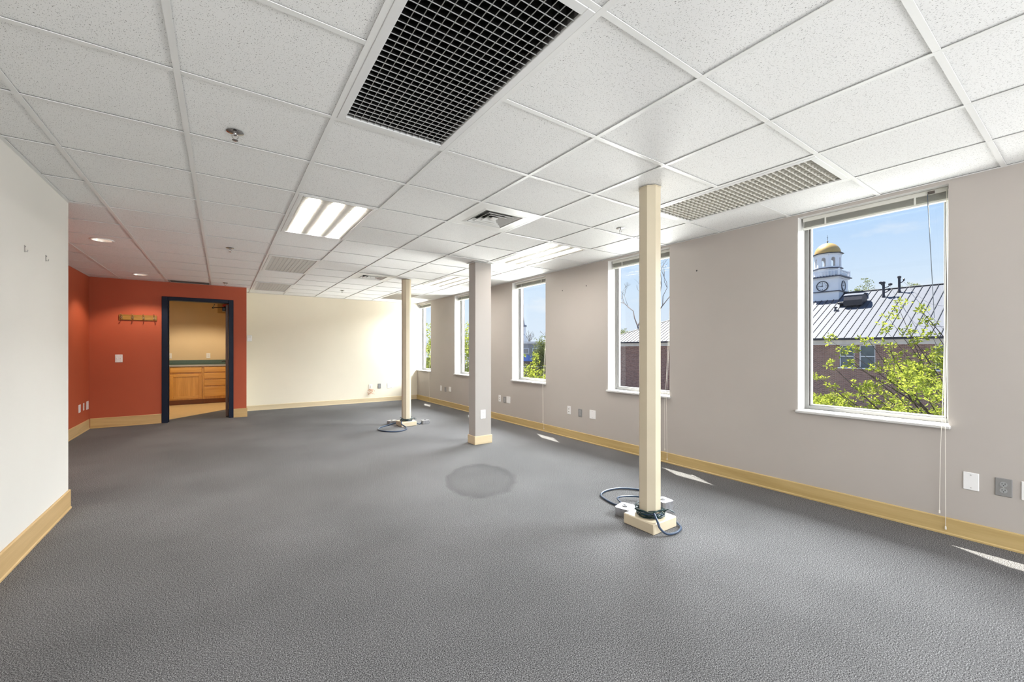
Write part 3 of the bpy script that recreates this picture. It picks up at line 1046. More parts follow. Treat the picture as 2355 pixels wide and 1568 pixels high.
# ================================================================== cables, boxes and wire at the posts
def wires(cx, cy, n, label, r0=0.079, seed=1, loopside=1):
    rnd = random.Random(seed)
    root = thing('wire_bundle', label, 'wires', (cx, cy, 0.075))
    for s in range(n):
        r = r0 + rnd.uniform(0.0, 0.022)
        z = rnd.uniform(0.006, 0.045)
        a0 = rnd.uniform(0, 2 * PI)
        turns = rnd.uniform(1.0, 1.9)
        pts = []
        m = int(turns * 14)
        for k in range(m + 1):
            a = a0 + 2 * PI * turns * k / m
            wob = 0.010 * math.sin(3 * a + s) + rnd.uniform(-.003, .003)
            lift = 0.012 * math.sin(2 * a + s * 1.7)
            pts.append(((r + wob) * math.cos(a), (r + wob) * math.sin(a), max(0.004, z + lift)))
        MB().tube(pts, rnd.choice((0.003, 0.0035, 0.0045)), 6).build('wire', M['wire_green'] if s % 4 else M['cable_blue'], root, True)
    # a loose spray of ends
    for s in range(5):
        a = rnd.uniform(-0.9, 0.2)
        p0 = Vector((0.10 * math.cos(a), 0.10 * math.sin(a), 0.03))
        d = Vector((math.cos(a + .3), math.sin(a + .3), 0))
        pts = spline([p0, p0 + d * 0.03 + Vector((0, 0, 0.012)), p0 + d * 0.055 + Vector((rnd.uniform(-.02, .02), rnd.uniform(-.02, .02), -0.01))], 4)
        MB().tube(pts, 0.0022, 5).build('wire_end', M['wire_green'], root)
    return root
wires(2.52, 1.89, 11, 'dark green wires coiled round the foot of the nearest octagonal post', seed=3)
wires(2.508, 6.68, 8, 'dark wires coiled round the foot of the furthest octagonal post', seed=9)
def jbox(cx, cy, rot, label, lx=0.055, ly=0.055, h=0.055):
    root = thing('junction_box', label, 'electrical box', (cx, cy, 0), (0, 0, rot))
    c = 0.014
    poly = [(lx - c, -ly), (lx, -ly + c), (lx, ly - c), (lx - c, ly), (-lx + c, ly), (-lx, ly - c), (-lx, -ly + c), (-lx + c, -ly)]
    MB().prism(poly, 0.0, h).build('box_body', M['galv'], root)
    MB().prism([(x * 1.03, y * 1.03) for x, y in poly], h, h + 0.004).build('cover_plate', M['galv'], root)
    MB().lathe([(0.020, h + 0.004), (0.020, h + 0.011), (0.012, h + 0.011), (0.012, h + 0.006)], 14, 0.0, 0.012).build('knockout_ring', M['galv'], root)
    MB().lathe([(0.014, lx), (0.014, lx + 0.018), (0.010, lx + 0.018)], 10, 0.0, 0.028, axis='x').build('cable_clamp', M['galv'], root)
    for sx, sy in ((-1, -1), (1, 1)):
        MB().lathe([(0.005, h + 0.004), (0.005, h + 0.007)], 8, sx * lx * .7, sy * ly * .7).build('cover_screw', M['screw'], root)
    return root
jbox(2.535, 2.115, 0.25, 'grey metal junction box on carpet left behind the nearest octagonal post', 0.065, 0.065)
jbox(2.845, 2.005, -0.1, 'grey metal junction box on carpet right behind the nearest octagonal post', 0.055, 0.055, 0.075)
jbox(2.345, 6.905, 0.2, 'grey metal junction box on carpet left of the furthest octagonal post', 0.07, 0.06, 0.06)
jbox(2.825, 6.64, -0.15, 'grey metal junction box on carpet right of the furthest octagonal post', 0.06, 0.05, 0.055)
def cable(pts, r, label, loc):
    root = MB().tube(spline([(p[0] - loc[0], p[1] - loc[1], p[2]) for p in pts], 8), r, 8).build('flexible_cable', M['cable_blue'], None, True, (loc[0], loc[1], 0))
    return tag(root, label, 'cable', 'slate blue flexible cables round the posts')
cable([(2.615, 2.185, 0.03), (2.60, 2.26, 0.012), (2.615, 2.38, 0.009), (2.67, 2.50, 0.009), (2.80, 2.55, 0.009), (2.95, 2.51, 0.010), (3.06, 2.36, 0.010), (3.02, 2.17, 0.012), (2.925, 2.03, 0.03)], 0.008,
      'slate blue cable in a wide loop behind the nearest octagonal post', (2.8, 2.3))
cable([(2.60, 2.20, 0.035), (2.65, 2.30, 0.04), (2.74, 2.33, 0.03), (2.84, 2.26, 0.03), (2.87, 2.07, 0.06)], 0.007,
      'short slate blue cable arching between the two boxes of the nearest post', (2.75, 2.2))
cable([(2.445, 1.80, 0.125), (2.425, 1.755, 0.088), (2.425, 1.735, 0.05), (2.46, 1.705, 0.016), (2.54, 1.69, 0.012), (2.63, 1.715, 0.012), (2.685, 1.785, 0.014), (2.685, 1.84, 0.03)], 0.008,
      'slate blue cable spilling over the front of the nearest plinth block', (2.55, 1.75))
cable([(2.40, 6.86, 0.03), (2.25, 6.80, 0.012), (2.07, 6.66, 0.010), (1.99, 6.48, 0.010), (2.06, 6.28, 0.010), (2.20, 6.19, 0.010), (2.34, 6.27, 0.010), (2.41, 6.42, 0.012), (2.375, 6.53, 0.05), (2.39, 6.58, 0.09)], 0.009,
      'slate blue cable lying in a loop before the furthest octagonal post', (2.2, 6.5))
cable([(2.66, 6.62, 0.03), (2.70, 6.60, 0.012), (2.735, 6.62, 0.02), (2.76, 6.65, 0.03)], 0.008,
      'short slate blue cable joining the furthest post to its right box', (2.7, 6.62))

# ================================================================== ceiling lamps
PITCH = 0.0345
def blade_mesh(L, axis, m, h=0.034, tw=0.011):
    """louver blade: thin bright lower edge widening upwards in a curve"""
    prof = [(-0.0006, 0.0), (0.0006, 0.0), (0.0011, 0.003), (0.0022, 0.010), (0.0036, 0.020), (tw / 2, h), (-tw / 2, h), (-0.0036, 0.020), (-0.0022, 0.010), (-0.0011, 0.003)]
    n = len(prof)
    bb = MB()
    if axis == 'y':
        v = [(p, -L / 2, z) for p, z in prof] + [(p, L / 2, z) for p, z in prof]
    else:
        v = [(-L / 2, p, z) for p, z in prof] + [(L / 2, p, z) for p, z in prof]
    f = [tuple(range(n)), tuple(range(2 * n - 1, n - 1, -1))]
    mi = [0, 0]
    for k in range(n):
        f.append((k, n + k, n + (k + 1) % n, (k + 1) % n))
        mi.append(1 if k in (9, 0, 1) else 0)
    bb.add(v, f)
    bb.mi = mi
    return bb.mesh('louver_blade', m, False)
def lamp_root(j, i, label):
    return thing('ceiling_lamp', label, 'ceiling light', (gx(j) + T / 2, gy(i) + T, CEIL), group='recessed ceiling lamps')
def lamp_frame(root, m, fw=0.036):
    W, L = T / 2 - 0.013, T - 0.013
    MB().bevbox(-W, -W + fw, -L, L, -0.002, 0.012, 0.002).build('frame_side', m, root)
    MB().bevbox(W - fw, W, -L, L, -0.002, 0.012, 0.002).build('frame_side', m, root)
    MB().bevbox(-W + fw, W - fw, -L, -L + fw, -0.002, 0.012, 0.002).build('frame_end', m, root)
    MB().bevbox(-W + fw, W - fw, L - fw, L, -0.002, 0.012, 0.002).build('frame_end', m, root)
    return W - fw, L - fw
def lamp_housing(root, w, l, h, m):
    t = 0.004
    bb = MB()
    # open pan: four sides and a top, welded as one trough
    v = [(-w, -l, 0.010), (w, -l, 0.010), (w, l, 0.010), (-w, l, 0.010), (-w * .96, -l * .98, h), (w * .96, -l * .98, h), (w * .96, l * .98, h), (-w * .96, l * .98, h)]
    f = [(0, 1, 5, 4), (1, 2, 6, 5), (2, 3, 7, 6), (3, 0, 4, 7), (4, 5, 6, 7)]
    bb.add(v, f)
    return bb.build('housing', m, root)
def lamp_louver(j, i, label, mb, me, hm, fm, tubes, nx=15, ny=32, h=0.034, tw=0.011):
    root = lamp_root(j, i, label)
    w, l = lamp_frame(root, fm)
    lamp_housing(root, w, l, 0.105, hm)
    key = (mb.name, nx, ny, h)
    if key not in BLADES:
        BLADES[key] = (blade_mesh(2 * l, 'y', [mb, me], h, tw), blade_mesh(2 * w, 'x', [mb, me], h, tw))
    by, bx = BLADES[key]
    for k in range(1, nx):
        put(by, 'louver_blade', root, (-w + 2 * w * k / nx, 0, 0.0006))
    for k in range(1, ny):
        put(bx, 'louver_blade', root, (0, -l + 2 * l * k / ny, 0.0))
    for k in range(3):
        x = -w + 2 * w * (k + .5) / 3
        MB().lathe([(0.019, -l + 0.03), (0.019, l - 0.03)], 12, x, 0.070, axis='y').build('tube', tubes, root, True)
    return root
BLADES = {}
def lamp_lit(j, i, label, tube_mat='tube_on'):
    """three lit tubes between ribbed reflector ridges"""
    root = lamp_root(j, i, label)
    w, l = lamp_frame(root, M['fixture_white'], 0.030)
    lamp_housing(root, w, l, 0.075, M['fixture_white'])
    n = 3
    cell = 2 * w / n
    rw = cell * 0.31
    for k in range(n + 1):
        xc = -w + cell * k
        a = -rw if k else 0.0
        c = rw if k < n else 0.0
        MB().prism([(xc + a, 0.012), (xc + a * .25 + c * .25, 0.004), (xc + c, 0.012), (xc + c, 0.020), (xc + a, 0.020)], -l, l, axis='y').build('reflector_ridge', M['louver_tan'], root)
    fin = MB().prism([(-w, 0.002), (w, 0.002), (w, 0.007), (-w, 0.007)], -0.0012, 0.0012, axis='y').mesh('cross_fin', M['louver_cream'])
    for k in range(1, 44):
        put(fin, 'cross_fin', root, (0, -l + 2 * l * k / 44, 0.0))
    for k in range(n):
        x = -w + cell * (k + .5)
        MB().lathe([(0.019, -l + 0.01), (0.019, l - 0.01)], 14, x, 0.036, axis='y').build('tube', M[tube_mat], root, True)
    return root
lamp_louver(*FIX_L[0], 'large unlit ceiling lamp with dark reflective egg-crate louver nearest the camera', M['louver_dark'], M['louver_edge'], M['housing_dark'], M['fixture_white'], M['tube_off'])
lamp_lit(*FIX_L[1], 'lit ceiling lamp with white striped tubes in the left lamp row', 'tube_on_left')
lamp_louver(*FIX_L[2], 'unlit tan louvered ceiling lamp just beyond the striped lit lamp', M['louver_tan'], M['louver_cream'], M['housing_pale'], M['fixture_white'], M['tube_off'], nx=11, ny=26, h=0.03, tw=0.012)
lamp_louver(*FIX_L[3], 'unlit tan louvered ceiling lamp above the cream back wall, furthest left row lamp', M['louver_tan'], M['louver_cream'], M['housing_pale'], M['fixture_white'], M['tube_off'], nx=11, ny=26, h=0.03, tw=0.012)
lamp_louver(*FIX_R[0], 'unlit pale green-white louvered ceiling lamp before the nearest window', M['louver_cream'], M['louver_cream'], M['housing_pale'], M['fixture_white'], M['tube_off'], nx=10, ny=30, h=0.022, tw=0.012)
lamp_lit(*FIX_R[1], 'bright lit ceiling lamp near the windows right of the square column')
lamp_lit(*FIX_R[2], 'lit ceiling lamp partly hidden behind the square column top')
lamp_louver(*FIX_R[3], 'grey louvered ceiling lamp behind the furthest octagonal post', M['louver_tan'], M['louver_tan'], M['housing_dark'], M['fixture_white'], M['tube_off'], nx=11, ny=26, h=0.03, tw=0.012)

# ---- recessed downlights
def downlight(x, y, label, watts, z=CEIL, cat='ceiling light', ang=118):
    root = thing('downlight', label, cat, (x, y, z), group='recessed downlights')
    MB().lathe([(0.078, 0.007), (0.096, 0.007), (0.096, 0.003), (0.092, 0.0), (0.080, 0.001), (0.078, 0.007)], 28, cap=False).build('trim_ring', M['fixture_white'], root, True)
    MB().lathe([(0.079, 0.002), (0.070, 0.040), (0.058, 0.075)], 28, cap=False).build('reflector_cone', M['can'], root, True)
    MB().lathe([(0.0, 0.058), (0.030, 0.050), (0.050, 0.058), (0.055, 0.066), (0.0, 0.070)], 20).build('bulb', M['can_lamp'], root, True)
    l = bpy.data.lights.new('downlight_bulb', 'SPOT')
    l.energy = watts
    l.spot_size = math.radians(ang)
    l.spot_blend = 0.35
    l.shadow_soft_size = 0.03
    l.color = (1.0, 0.86, 0.68)
    o = bpy.data.objects.new('bulb_light', l)
    COL.objects.link(o)
    o.parent = root
    o.location = (0, 0, 0.02)
    return root
downlight(-1.05, 6.11, 'lit recessed downlight nearer the camera, over the entry corner', 55)
downlight(-1.05, 8.59, 'lit recessed downlight close to the terracotta door wall', 36)
downlight(-0.45, 11.05, 'recessed downlight in the kitchen beyond the doorway', 100, CEIL + 0.01, ang=142)

# ---- air diffusers
def diffuser(j, i, label):
    root = thing('air_diffuser', label, 'air vent', (gx(j) + T / 2, gy(i) + T / 2, CEIL), group='square air diffusers')
    W = T / 2 - 0.013
    a = 0.185
    bb = MB()
    # face panel with a square opening: one welded ring with a pressed bevel
    def ring(h0, z0, h1, z1, hh=0):
        v = [(-h0, -h0, z0), (h0, -h0, z0), (h0, h0, z0), (-h0, h0, z0), (-h1, -h1, z1), (h1, -h1, z1), (h1, h1, z1), (-h1, h1, z1)]
        return v, [(k, (k + 1) % 4, 4 + (k + 1) % 4, 4 + k) for k in range(4)]
    v = []
    f = []
    prof = [(W, 0.006), (W, 0.001), (a + 0.03, 0.001), (a + 0.004, -0.004), (a, -0.002), (a, 0.03)]
    for hh, z in prof:
        v += [(-hh, -hh, z), (hh, -hh, z), (hh, hh, z), (-hh, hh, z)]
    for q in range(len(prof) - 1):
        f += [(4 * q + k, 4 * q + (k + 1) % 4, 4 * q + 4 + (k + 1) % 4, 4 * q + 4 + k) for k in range(4)]
    bb.add(v, [tuple(reversed(q)) for q in f])
    bb.build('face_panel', M['diffuser_white'], root)
    MB().box(-a, a, -a, a, 0.06, 0.064).build('duct_back', M['duct_dark'], root)
    for k, h0 in enumerate((0.150, 0.105, 0.060)):
        prof = [(h0 + 0.022, 0.002), (h0 + 0.022, -0.001), (h0 - 0.012, 0.026), (h0 - 0.012, 0.030)]
        v = []
        f = []
        for hh, z in prof:
            v += [(-hh, -hh, z), (hh, -hh, z), (hh, hh, z), (-hh, hh, z)]
        n = len(prof)
        for q in range(n):
            q2 = (q + 1) % n
            f += [(4 * q + kk, 4 * q + (kk + 1) % 4, 4 * q2 + (kk + 1) % 4, 4 * q2 + kk) for kk in range(4)]
        MB().add(v, [tuple(reversed(q)) for q in f]).build('vane_ring', M['diffuser_white'], root)
    MB().bevbox(-0.03, 0.03, -0.03, 0.03, 0.0, 0.012, 0.004).build('centre_cap', M['diffuser_white'], root)
    return root
diffuser(*DIFF[0], 'square white ceiling air diffuser left of the nearest octagonal post top')
diffuser(*DIFF[1], 'square white ceiling air diffuser left of the furthest octagonal post top')
# return grille strip against the terracotta wall
gxc = (gx(0) + gx(1)) / 2
gy0, gy1 = gy(11) + 0.013, YRED - 0.022
root = thing('return_grille', 'grey slotted return air grille in ceiling above the door wall', 'air vent', (gxc, (gy0 + gy1) / 2, CEIL))
hd = (gy1 - gy0) / 2
MB().box(-0.29, 0.29, -hd, hd, 0.02, 0.024).build('backing', M['duct_dark'], root)
for s in (-1, 1):
    a, c = sorted((s * 0.29, s * 0.265))
    MB().bevbox(a, c, -hd, hd, -0.001, 0.010, 0.002).build('frame_end', M['grille'], root)
    a, c = sorted((s * hd, s * (hd - 0.02)))
    MB().bevbox(-0.265, 0.265, a, c, -0.001, 0.010, 0.002).build('frame_side', M['grille'], root)
nsl = 14
sl = MB().prism([(-0.008, 0.0), (-0.006, 0.0), (0.008, 0.012), (0.006, 0.012)], -0.265, 0.265, axis='x').mesh('slat', M['grille'])
for k in range(nsl):
    put(sl, 'slat', root, (0, -hd + 0.03 + (2 * hd - 0.06) * k / (nsl - 1), 0.0))

# ---- sprinkler heads
def sprinkler(x, y, label):
    root = thing('sprinkler_head', label, 'sprinkler', (x, y, CEIL + TZ), group='ceiling sprinkler heads')
    MB().lathe([(0.012, 0.0), (0.038, -0.001), (0.040, -0.004), (0.034, -0.006), (0.016, -0.010), (0.012, -0.010)], 22).build('escutcheon', M['chrome'], root, True)
    MB().lathe([(0.009, -0.008), (0.009, -0.020), (0.006, -0.022)], 10).build('nozzle', M['chrome'], root, True)
    for s in (-1, 1):
        MB().tube(spline([(s * 0.008, 0, -0.016), (s * 0.014, 0, -0.028), (s * 0.004, 0, -0.044)], 5), 0.0022, 6).build('frame_arm', M['chrome'], root)
    MB().lathe([(0.0, -0.044), (0.014, -0.045), (0.014, -0.047), (0.0, -0.048)], 12).build('deflector', M['chrome'], root, True)
    return root
sprinkler(0.055, 2.665, 'chrome sprinkler head in the ceiling nearest the camera, upper left')
sprinkler(3.13, 2.68, 'chrome sprinkler head in the ceiling just left of the nearest octagonal post')
sprinkler(0.07, 5.75, 'chrome sprinkler head in the ceiling left of the tan louvered lamp')
sprinkler(0.04, 8.82, 'chrome sprinkler head in the ceiling above the doorway')
sprinkler(1.93, 8.62, 'chrome sprinkler head in the ceiling near the cream back wall')

# ================================================================== wall plates
def plate(face, pos, w, h, kind, m, label, group=None, nm='wall_plate', cat='wall plate'):
    """face: 'x-' on right wall (faces -x), 'x+' on the left side, 'y-' facing -y"""
    rot = {'y-': 0.0, 'x-': -PI / 2, 'x+': PI / 2}[face]
    root = thing(nm, label, cat, pos, (0, 0, rot), group)
    MB().bevbox(-w / 2, w / 2, -0.006, 0.0, -h / 2, h / 2, 0.003).build('cover', m, root)
    def screw(x, z):
        MB().lathe([(0.0028, -0.0075), (0.0028, -0.005)], 8, x, z, axis='y').build('screw', M['screw'], root)
    if kind == 'blank':
        screw(0, h * 0.36)
        screw(0, -h * 0.36)
    elif kind == 'outlet':
        screw(0, 0)
        for s in (-1, 1):
            zc = s * 0.0195
            f = MB().lathe([(0.0165, -0.008), (0.0165, -0.005)], 18, 0, zc, axis='y').build('socket', M['socket_grey'] if m == M['plate_grey'] else m, root)
            for dx in (-0.0064, 0.0064):
                MB().box(dx - 0.0012, dx + 0.0012, -0.0086, -0.0078, zc - 0.001, zc + 0.008).build('slot', M['slot'], f)
            MB().lathe([(0.0026, -0.0086), (0.0026, -0.0078)], 8, 0, zc - 0.0075, axis='y').build('slot', M['slot'], f)
    elif kind == 'jack':
        screw(0, h * 0.36)
        screw(0, -h * 0.36)
        for s in (-1, 1):
            MB().bevbox(-0.010, 0.010, -0.0085, -0.005, s * 0.018 - 0.009, s * 0.018 + 0.009, 0.001).build('jack', M['plate_ivory'], root)
            MB().box(-0.006, 0.006, -0.0092, -0.0083, s * 0.018 - 0.005, s * 0.018 + 0.004).build('port', M['slot'], root)
    elif kind == 'switch2':
        for s in (-1, 1):
            MB().bevbox(s * 0.022 - 0.006, s * 0.022 + 0.006, -0.008, -0.005, -0.014, 0.014, 0.001).build('switch_frame', m, root)
            MB().bevbox(s * 0.022 - 0.0035, s * 0.022 + 0.0035, -0.017, -0.006, -0.002, 0.008, 0.001).build('toggle', m, root)
            screw(s * 0.022, 0.045)
            screw(s * 0.022, -0.045)
    return root
GRP = 'wall plates above the baseboards'
rw = XR
plate('x-', (rw, 0.526, 0.388), 0.072, 0.116, 'blank', M['plate_white'], 'white blank wall plate just right of the nearest window cords', GRP)
plate('x-', (rw, 0.386, 0.386), 0.072, 0.114, 'outlet', M['plate_grey'], 'grey power outlet right of the nearest window', GRP, 'power_outlet', 'outlet')
plate('x-', (rw, 0.258, 0.386), 0.115, 0.116, 'jack', M['plate_white'], 'white wall plate cut by the right edge of the photo', GRP)
plate('x-', (rw, 4.408, 0.393), 0.072, 0.116, 'jack', M['plate_white'], 'narrow white plate on the wall just left of the nearest octagonal post', GRP)
plate('x-', (rw, 4.185, 0.381), 0.075, 0.108, 'outlet', M['plate_grey'], 'grey power outlet on the wall just left of the nearest octagonal post', GRP, 'power_outlet', 'outlet')
plate('x-', (rw, 3.949, 0.388), 0.112, 0.118, 'blank', M['plate_white'], 'wide white plate on the wall just left of the nearest octagonal post', GRP)
plate('x-', (rw, 6.217, 0.385), 0.072, 0.116, 'jack', M['plate_white'], 'narrow white plate on the wall just right of the square column', GRP)
plate('x-', (rw, 6.063, 0.375), 0.075, 0.108, 'outlet', M['plate_grey'], 'grey power outlet on the wall just right of the square column', GRP, 'power_outlet', 'outlet')
plate('x-', (rw, 5.942, 0.386), 0.115, 0.116, 'blank', M['plate_white'], 'wide white plate on the wall just right of the square column', GRP)
plate('x-', (rw, 8.647, 0.381), 0.072, 0.116, 'blank', M['plate_white'], 'narrow white plate on the wall left of the square column', GRP)
plate('x-', (rw, 8.423, 0.374), 0.090, 0.108, 'outlet', M['plate_grey'], 'grey power outlet on the wall left of the square column', GRP, 'power_outlet', 'outlet')
plate('x-', (rw, 8.197, 0.392), 0.115, 0.106, 'blank', M['plate_white'], 'wide white plate on the wall left of the square column', GRP)
plate('y-', (2.89, YB, 0.365), 0.080, 0.118, 'jack', M['plate_ivory'], 'ivory jack plate with loose wires on the cream back wall', GRP)
plate('y-', (3.10, YB, 0.376), 0.075, 0.116, 'outlet', M['plate_grey'], 'grey power outlet on the cream back wall', GRP, 'power_outlet', 'outlet')
plate('y-', (3.35, YB, 0.378), 0.125, 0.125, 'blank', M['plate_white'], 'wide white blank plate on the cream back wall', GRP)
plate('x+', (XRED, 8.713, 0.380), 0.100, 0.118, 'blank', M['plate_white'], 'white plate on the terracotta side wall furthest from the corner', GRP)
plate('x+', (XRED, 8.937, 0.384), 0.055, 0.112, 'outlet', M['plate_ivory'], 'thin middle plate of three on the terracotta side wall', GRP)
plate('x+', (XRED, 9.150, 0.382), 0.120, 0.130, 'blank', M['plate_white'], 'white plate on the terracotta side wall next to the corner', GRP)
plate('y-', (-1.39, YRED, 1.11), 0.092, 0.128, 'switch2', M['plate_white'], 'white wall switch plate below the coat rack on terracotta wall', None, 'light_switch', 'switch')
plate('y-', (2.852, 4.78, 0.394), 0.078, 0.118, 'outlet', M['plate_white'], 'white power outlet low on the square drywall column', None, 'power_outlet', 'outlet')
plate('y-', (-1.015, YK1, 1.105), 0.08, 0.125, 'outlet', M['plate_ivory'], 'ivory outlet over the kitchen counter beside the left door jamb', 'outlets over the kitchen counter', 'power_outlet', 'outlet')
plate('y-', (-0.284, YK1, 1.105), 0.08, 0.125, 'outlet', M['plate_ivory'], 'ivory outlet over the kitchen counter seen mid doorway', 'outlets over the kitchen counter', 'power_outlet', 'outlet')
# thermostat
t = thing('thermostat', 'white thermostat on the cream wall right of the terracotta wall end', 'thermostat', (0.452, YB, 1.483))
MB().bevbox(-0.042, 0.042, -0.030, 0.0, -0.062, 0.062, 0.006).build('casing', M['plate_white'], t)
MB().bevbox(-0.026, 0.026, -0.032, -0.029, 0.010, 0.044, 0.002).build('display', M['plate_ivory'], t)
MB().bevbox(-0.012, 0.012, -0.034, -0.029, -0.040, -0.028, 0.002).build('button', M['plate_ivory'], t)
# loose wires below the ivory plate
t = thing('loose_wires', 'thin orange wires dangling below the ivory plate on cream wall', 'wires', (2.90, YB, 0.20))
for k in range(5):
    rnd = random.Random(40 + k)
    pts = [(rnd.uniform(-.01, .02), -0.008, 0.11)]
    for q in range(4):
        pts.append((rnd.uniform(-0.085, 0.085), -0.008 - rnd.uniform(0.006, 0.04), 0.10 - 0.035 * q + rnd.uniform(-0.015, 0.015)))
    MB().tube(spline(pts, 6), 0.0024, 5).build('wire', M['wire_orange'], t)

# ---- small wall fixings
def anchor(y, z, label):
    o = MB().lathe([(0.0, -0.001), (0.004, -0.0018), (0.0075, -0.0012), (0.009, 0.0)], 10, 0, 0, axis='x').build('wall_anchor', M['nail'], None, False, (XR, y, z))
    tag(o, label, 'wall anchor', 'anchors left in the window wall')
anchor(2.464, 2.08, 'dark wall anchor between the nearest post and the nearest window')
anchor(4.07, 2.122, 'small dark wall anchor left of the nearest octagonal post, nearer one')
anchor(4.555, 2.113, 'small dark wall anchor left of the nearest octagonal post, further one')
def hook(y, z, label):
    t = thing('picture_hook', label, 'hook', (XL, y, z), group='hooks on the near left wall')
    MB().bevbox(0.0, 0.002, -0.008, 0.008, -0.022, 0.022, 0.0008).build('hook_plate', M['screw'], t)
    MB().tube(spline([(0.002, 0, -0.014), (0.012, 0, -0.018), (0.014, 0, -0.006)], 5), 0.0018, 6).build('hook_prong', M['screw'], t)
    MB().lathe([(0.003, 0.002), (0.003, 0.006)], 8, 0.0, 0.014, axis='x').build('nail_head', M['screw'], t)
hook(3.815, 1.879, 'small metal picture hook on near left wall, nearer the photo edge')
hook(4.189, 1.887, 'small metal picture hook on near left wall, nearer the wall end')

# ================================================================== coat rack
t = thing('coat_rack', 'oak coat rack board with four brass hooks on terracotta wall', 'coat rack', (-1.152, YRED, 1.785))
MB().bevbox(-0.238, 0.238, -0.020, 0.0, -0.046, 0.046, 0.006).build('board', M['rack_oak'], t)
for k in range(4):
    x = -0.205 + 0.1365 * k
    hk = MB().bevbox(x - 0.016, x + 0.016, -0.025, -0.020, -0.030, 0.030, 0.002).build('hook', M['brass'], t)
    MB().tube(spline([(x, -0.024, 0.012), (x, -0.050, 0.020), (x, -0.066, 0.040), (x, -0.062, 0.052)], 5), [0.006] * 15 + [0.009], 8).build('hook_upper_arm', M['brass'], hk, True)
    MB().tube(spline([(x, -0.024, -0.010), (x, -0.040, -0.034), (x, -0.058, -0.040), (x, -0.066, -0.024)], 5), [0.006] * 15 + [0.0085], 8).build('hook_lower_arm', M['brass'], hk, True)

# ================================================================== kitchen
CF = 11.94                      # cabinet front plane
def cab_panel(root, nm, x0, x1, z0, z1, m, framed=False):
    if not framed:
        return MB().bevbox(x0, x1, -0.020, 0.0, z0, z1, 0.006).build(nm, m, root)
    s = 0.055
    d = MB().bevbox(x0 + s - 0.004, x1 - s + 0.004, -0.010, 0.0, z0 + s - 0.004, z1 - s + 0.004, 0.003).build(nm, M['oak_v'], root)
    MB().bevbox(x0, x0 + s, -0.020, 0.0, z0, z1, 0.004).build('door_stile', M['oak_v'], d)
    MB().bevbox(x1 - s, x1, -0.020, 0.0, z0, z1, 0.004).build('door_stile', M['oak_v'], d)
    MB().bevbox(x0 + s, x1 - s, -0.020, 0.0, z0, z0 + s, 0.004).build('door_rail', M['oak'], d)
    MB().bevbox(x0 + s, x1 - s, -0.020, 0.0, z1 - s, z1, 0.004).build('door_rail', M['oak'], d)
    return d
def cabinet(x0, x1, label):
    root = thing('base_cabinet', label, 'cabinet', ((x0 + x1) / 2, CF, 0), group='oak base cabinets in the kitchen')
    w = (x1 - x0) / 2
    MB().box(-w, w, 0.0, YK1 - CF - 0.002, 0.115, 0.868).build('carcass', M['oak_v'], root)
    MB().box(-w, w, 0.06, 0.08, 0.004, 0.115).build('toe_kick', M['oak_dark'], root)
    return root, w
c, w = cabinet(-1.60, -1.005, 'oak base cabinet mostly hidden behind the left door jamb')
cab_panel(c, 'door', -w + 0.025, w - 0.02, 0.14, 0.69, None, True)
cab_panel(c, 'drawer', -w + 0.025, w - 0.02, 0.735, 0.845, M['oak'])
c, w = cabinet(-1.000, -0.372, 'oak base cabinet with one framed door under a drawer front')
cab_panel(c, 'door', -w + 0.042, w - 0.022, 0.145, 0.69, None, True)
cab_panel(c, 'drawer', -w + 0.042, w - 0.022, 0.735, 0.845, M['oak'])
c, w = cabinet(-0.368, 0.20, 'oak base cabinet with a stack of four drawers')
for z0, z1 in ((0.168, 0.395), (0.420, 0.555), (0.575, 0.710), (0.735, 0.845)):
    cab_panel(c, 'drawer', -w + 0.022, w - 0.03, z0, z1, M['oak'])
t = thing('countertop', 'dark green laminate kitchen countertop with upstand', 'countertop', (-0.7, CF, 0.868))
MB().bevbox(-0.9, 0.95, -0.025, YK1 - CF - 0.002, 0.0, 0.040, 0.004).build('top', M['counter'], t)
MB().bevbox(-0.9, 0.95, YK1 - CF - 0.022, YK1 - CF - 0.002, 0.040, 0.135, 0.004).build('upstand', M['counter'], t)
MB().bevbox(-0.9, 0.95, -0.030, -0.026, 0.004, 0.036, 0.0015).build('front_edge', M['grille'], t)
t = thing('fire_alarm', 'red alarm casing with black front high on the kitchen wall', 'alarm', (0.03, YK1, 2.26))
MB().bevbox(-0.13, 0.15, -0.015, 0.0, -0.11, 0.12, 0.004).build('backing_board', M['beige'], t)
MB().bevbox(-0.03, 0.10, -0.075, -0.015, -0.05, 0.11, 0.006).build('casing', M['alarm_red'], t)
MB().bevbox(0.0, 0.09, -0.086, -0.075, -0.035, 0.055, 0.004).build('front_grille', M['black_metal'], t)
MB().bevbox(-0.005, 0.09, -0.088, -0.075, -0.075, -0.052, 0.004).build('strobe_lens', M['plate_ivory'], t)

# ================================================================== outside
tag(MB().box(-40, 140, -60, 160, GROUND - 0.2, GROUND).build('ground', M['asphalt']), 'street and pavement far below the windows', kind='structure')

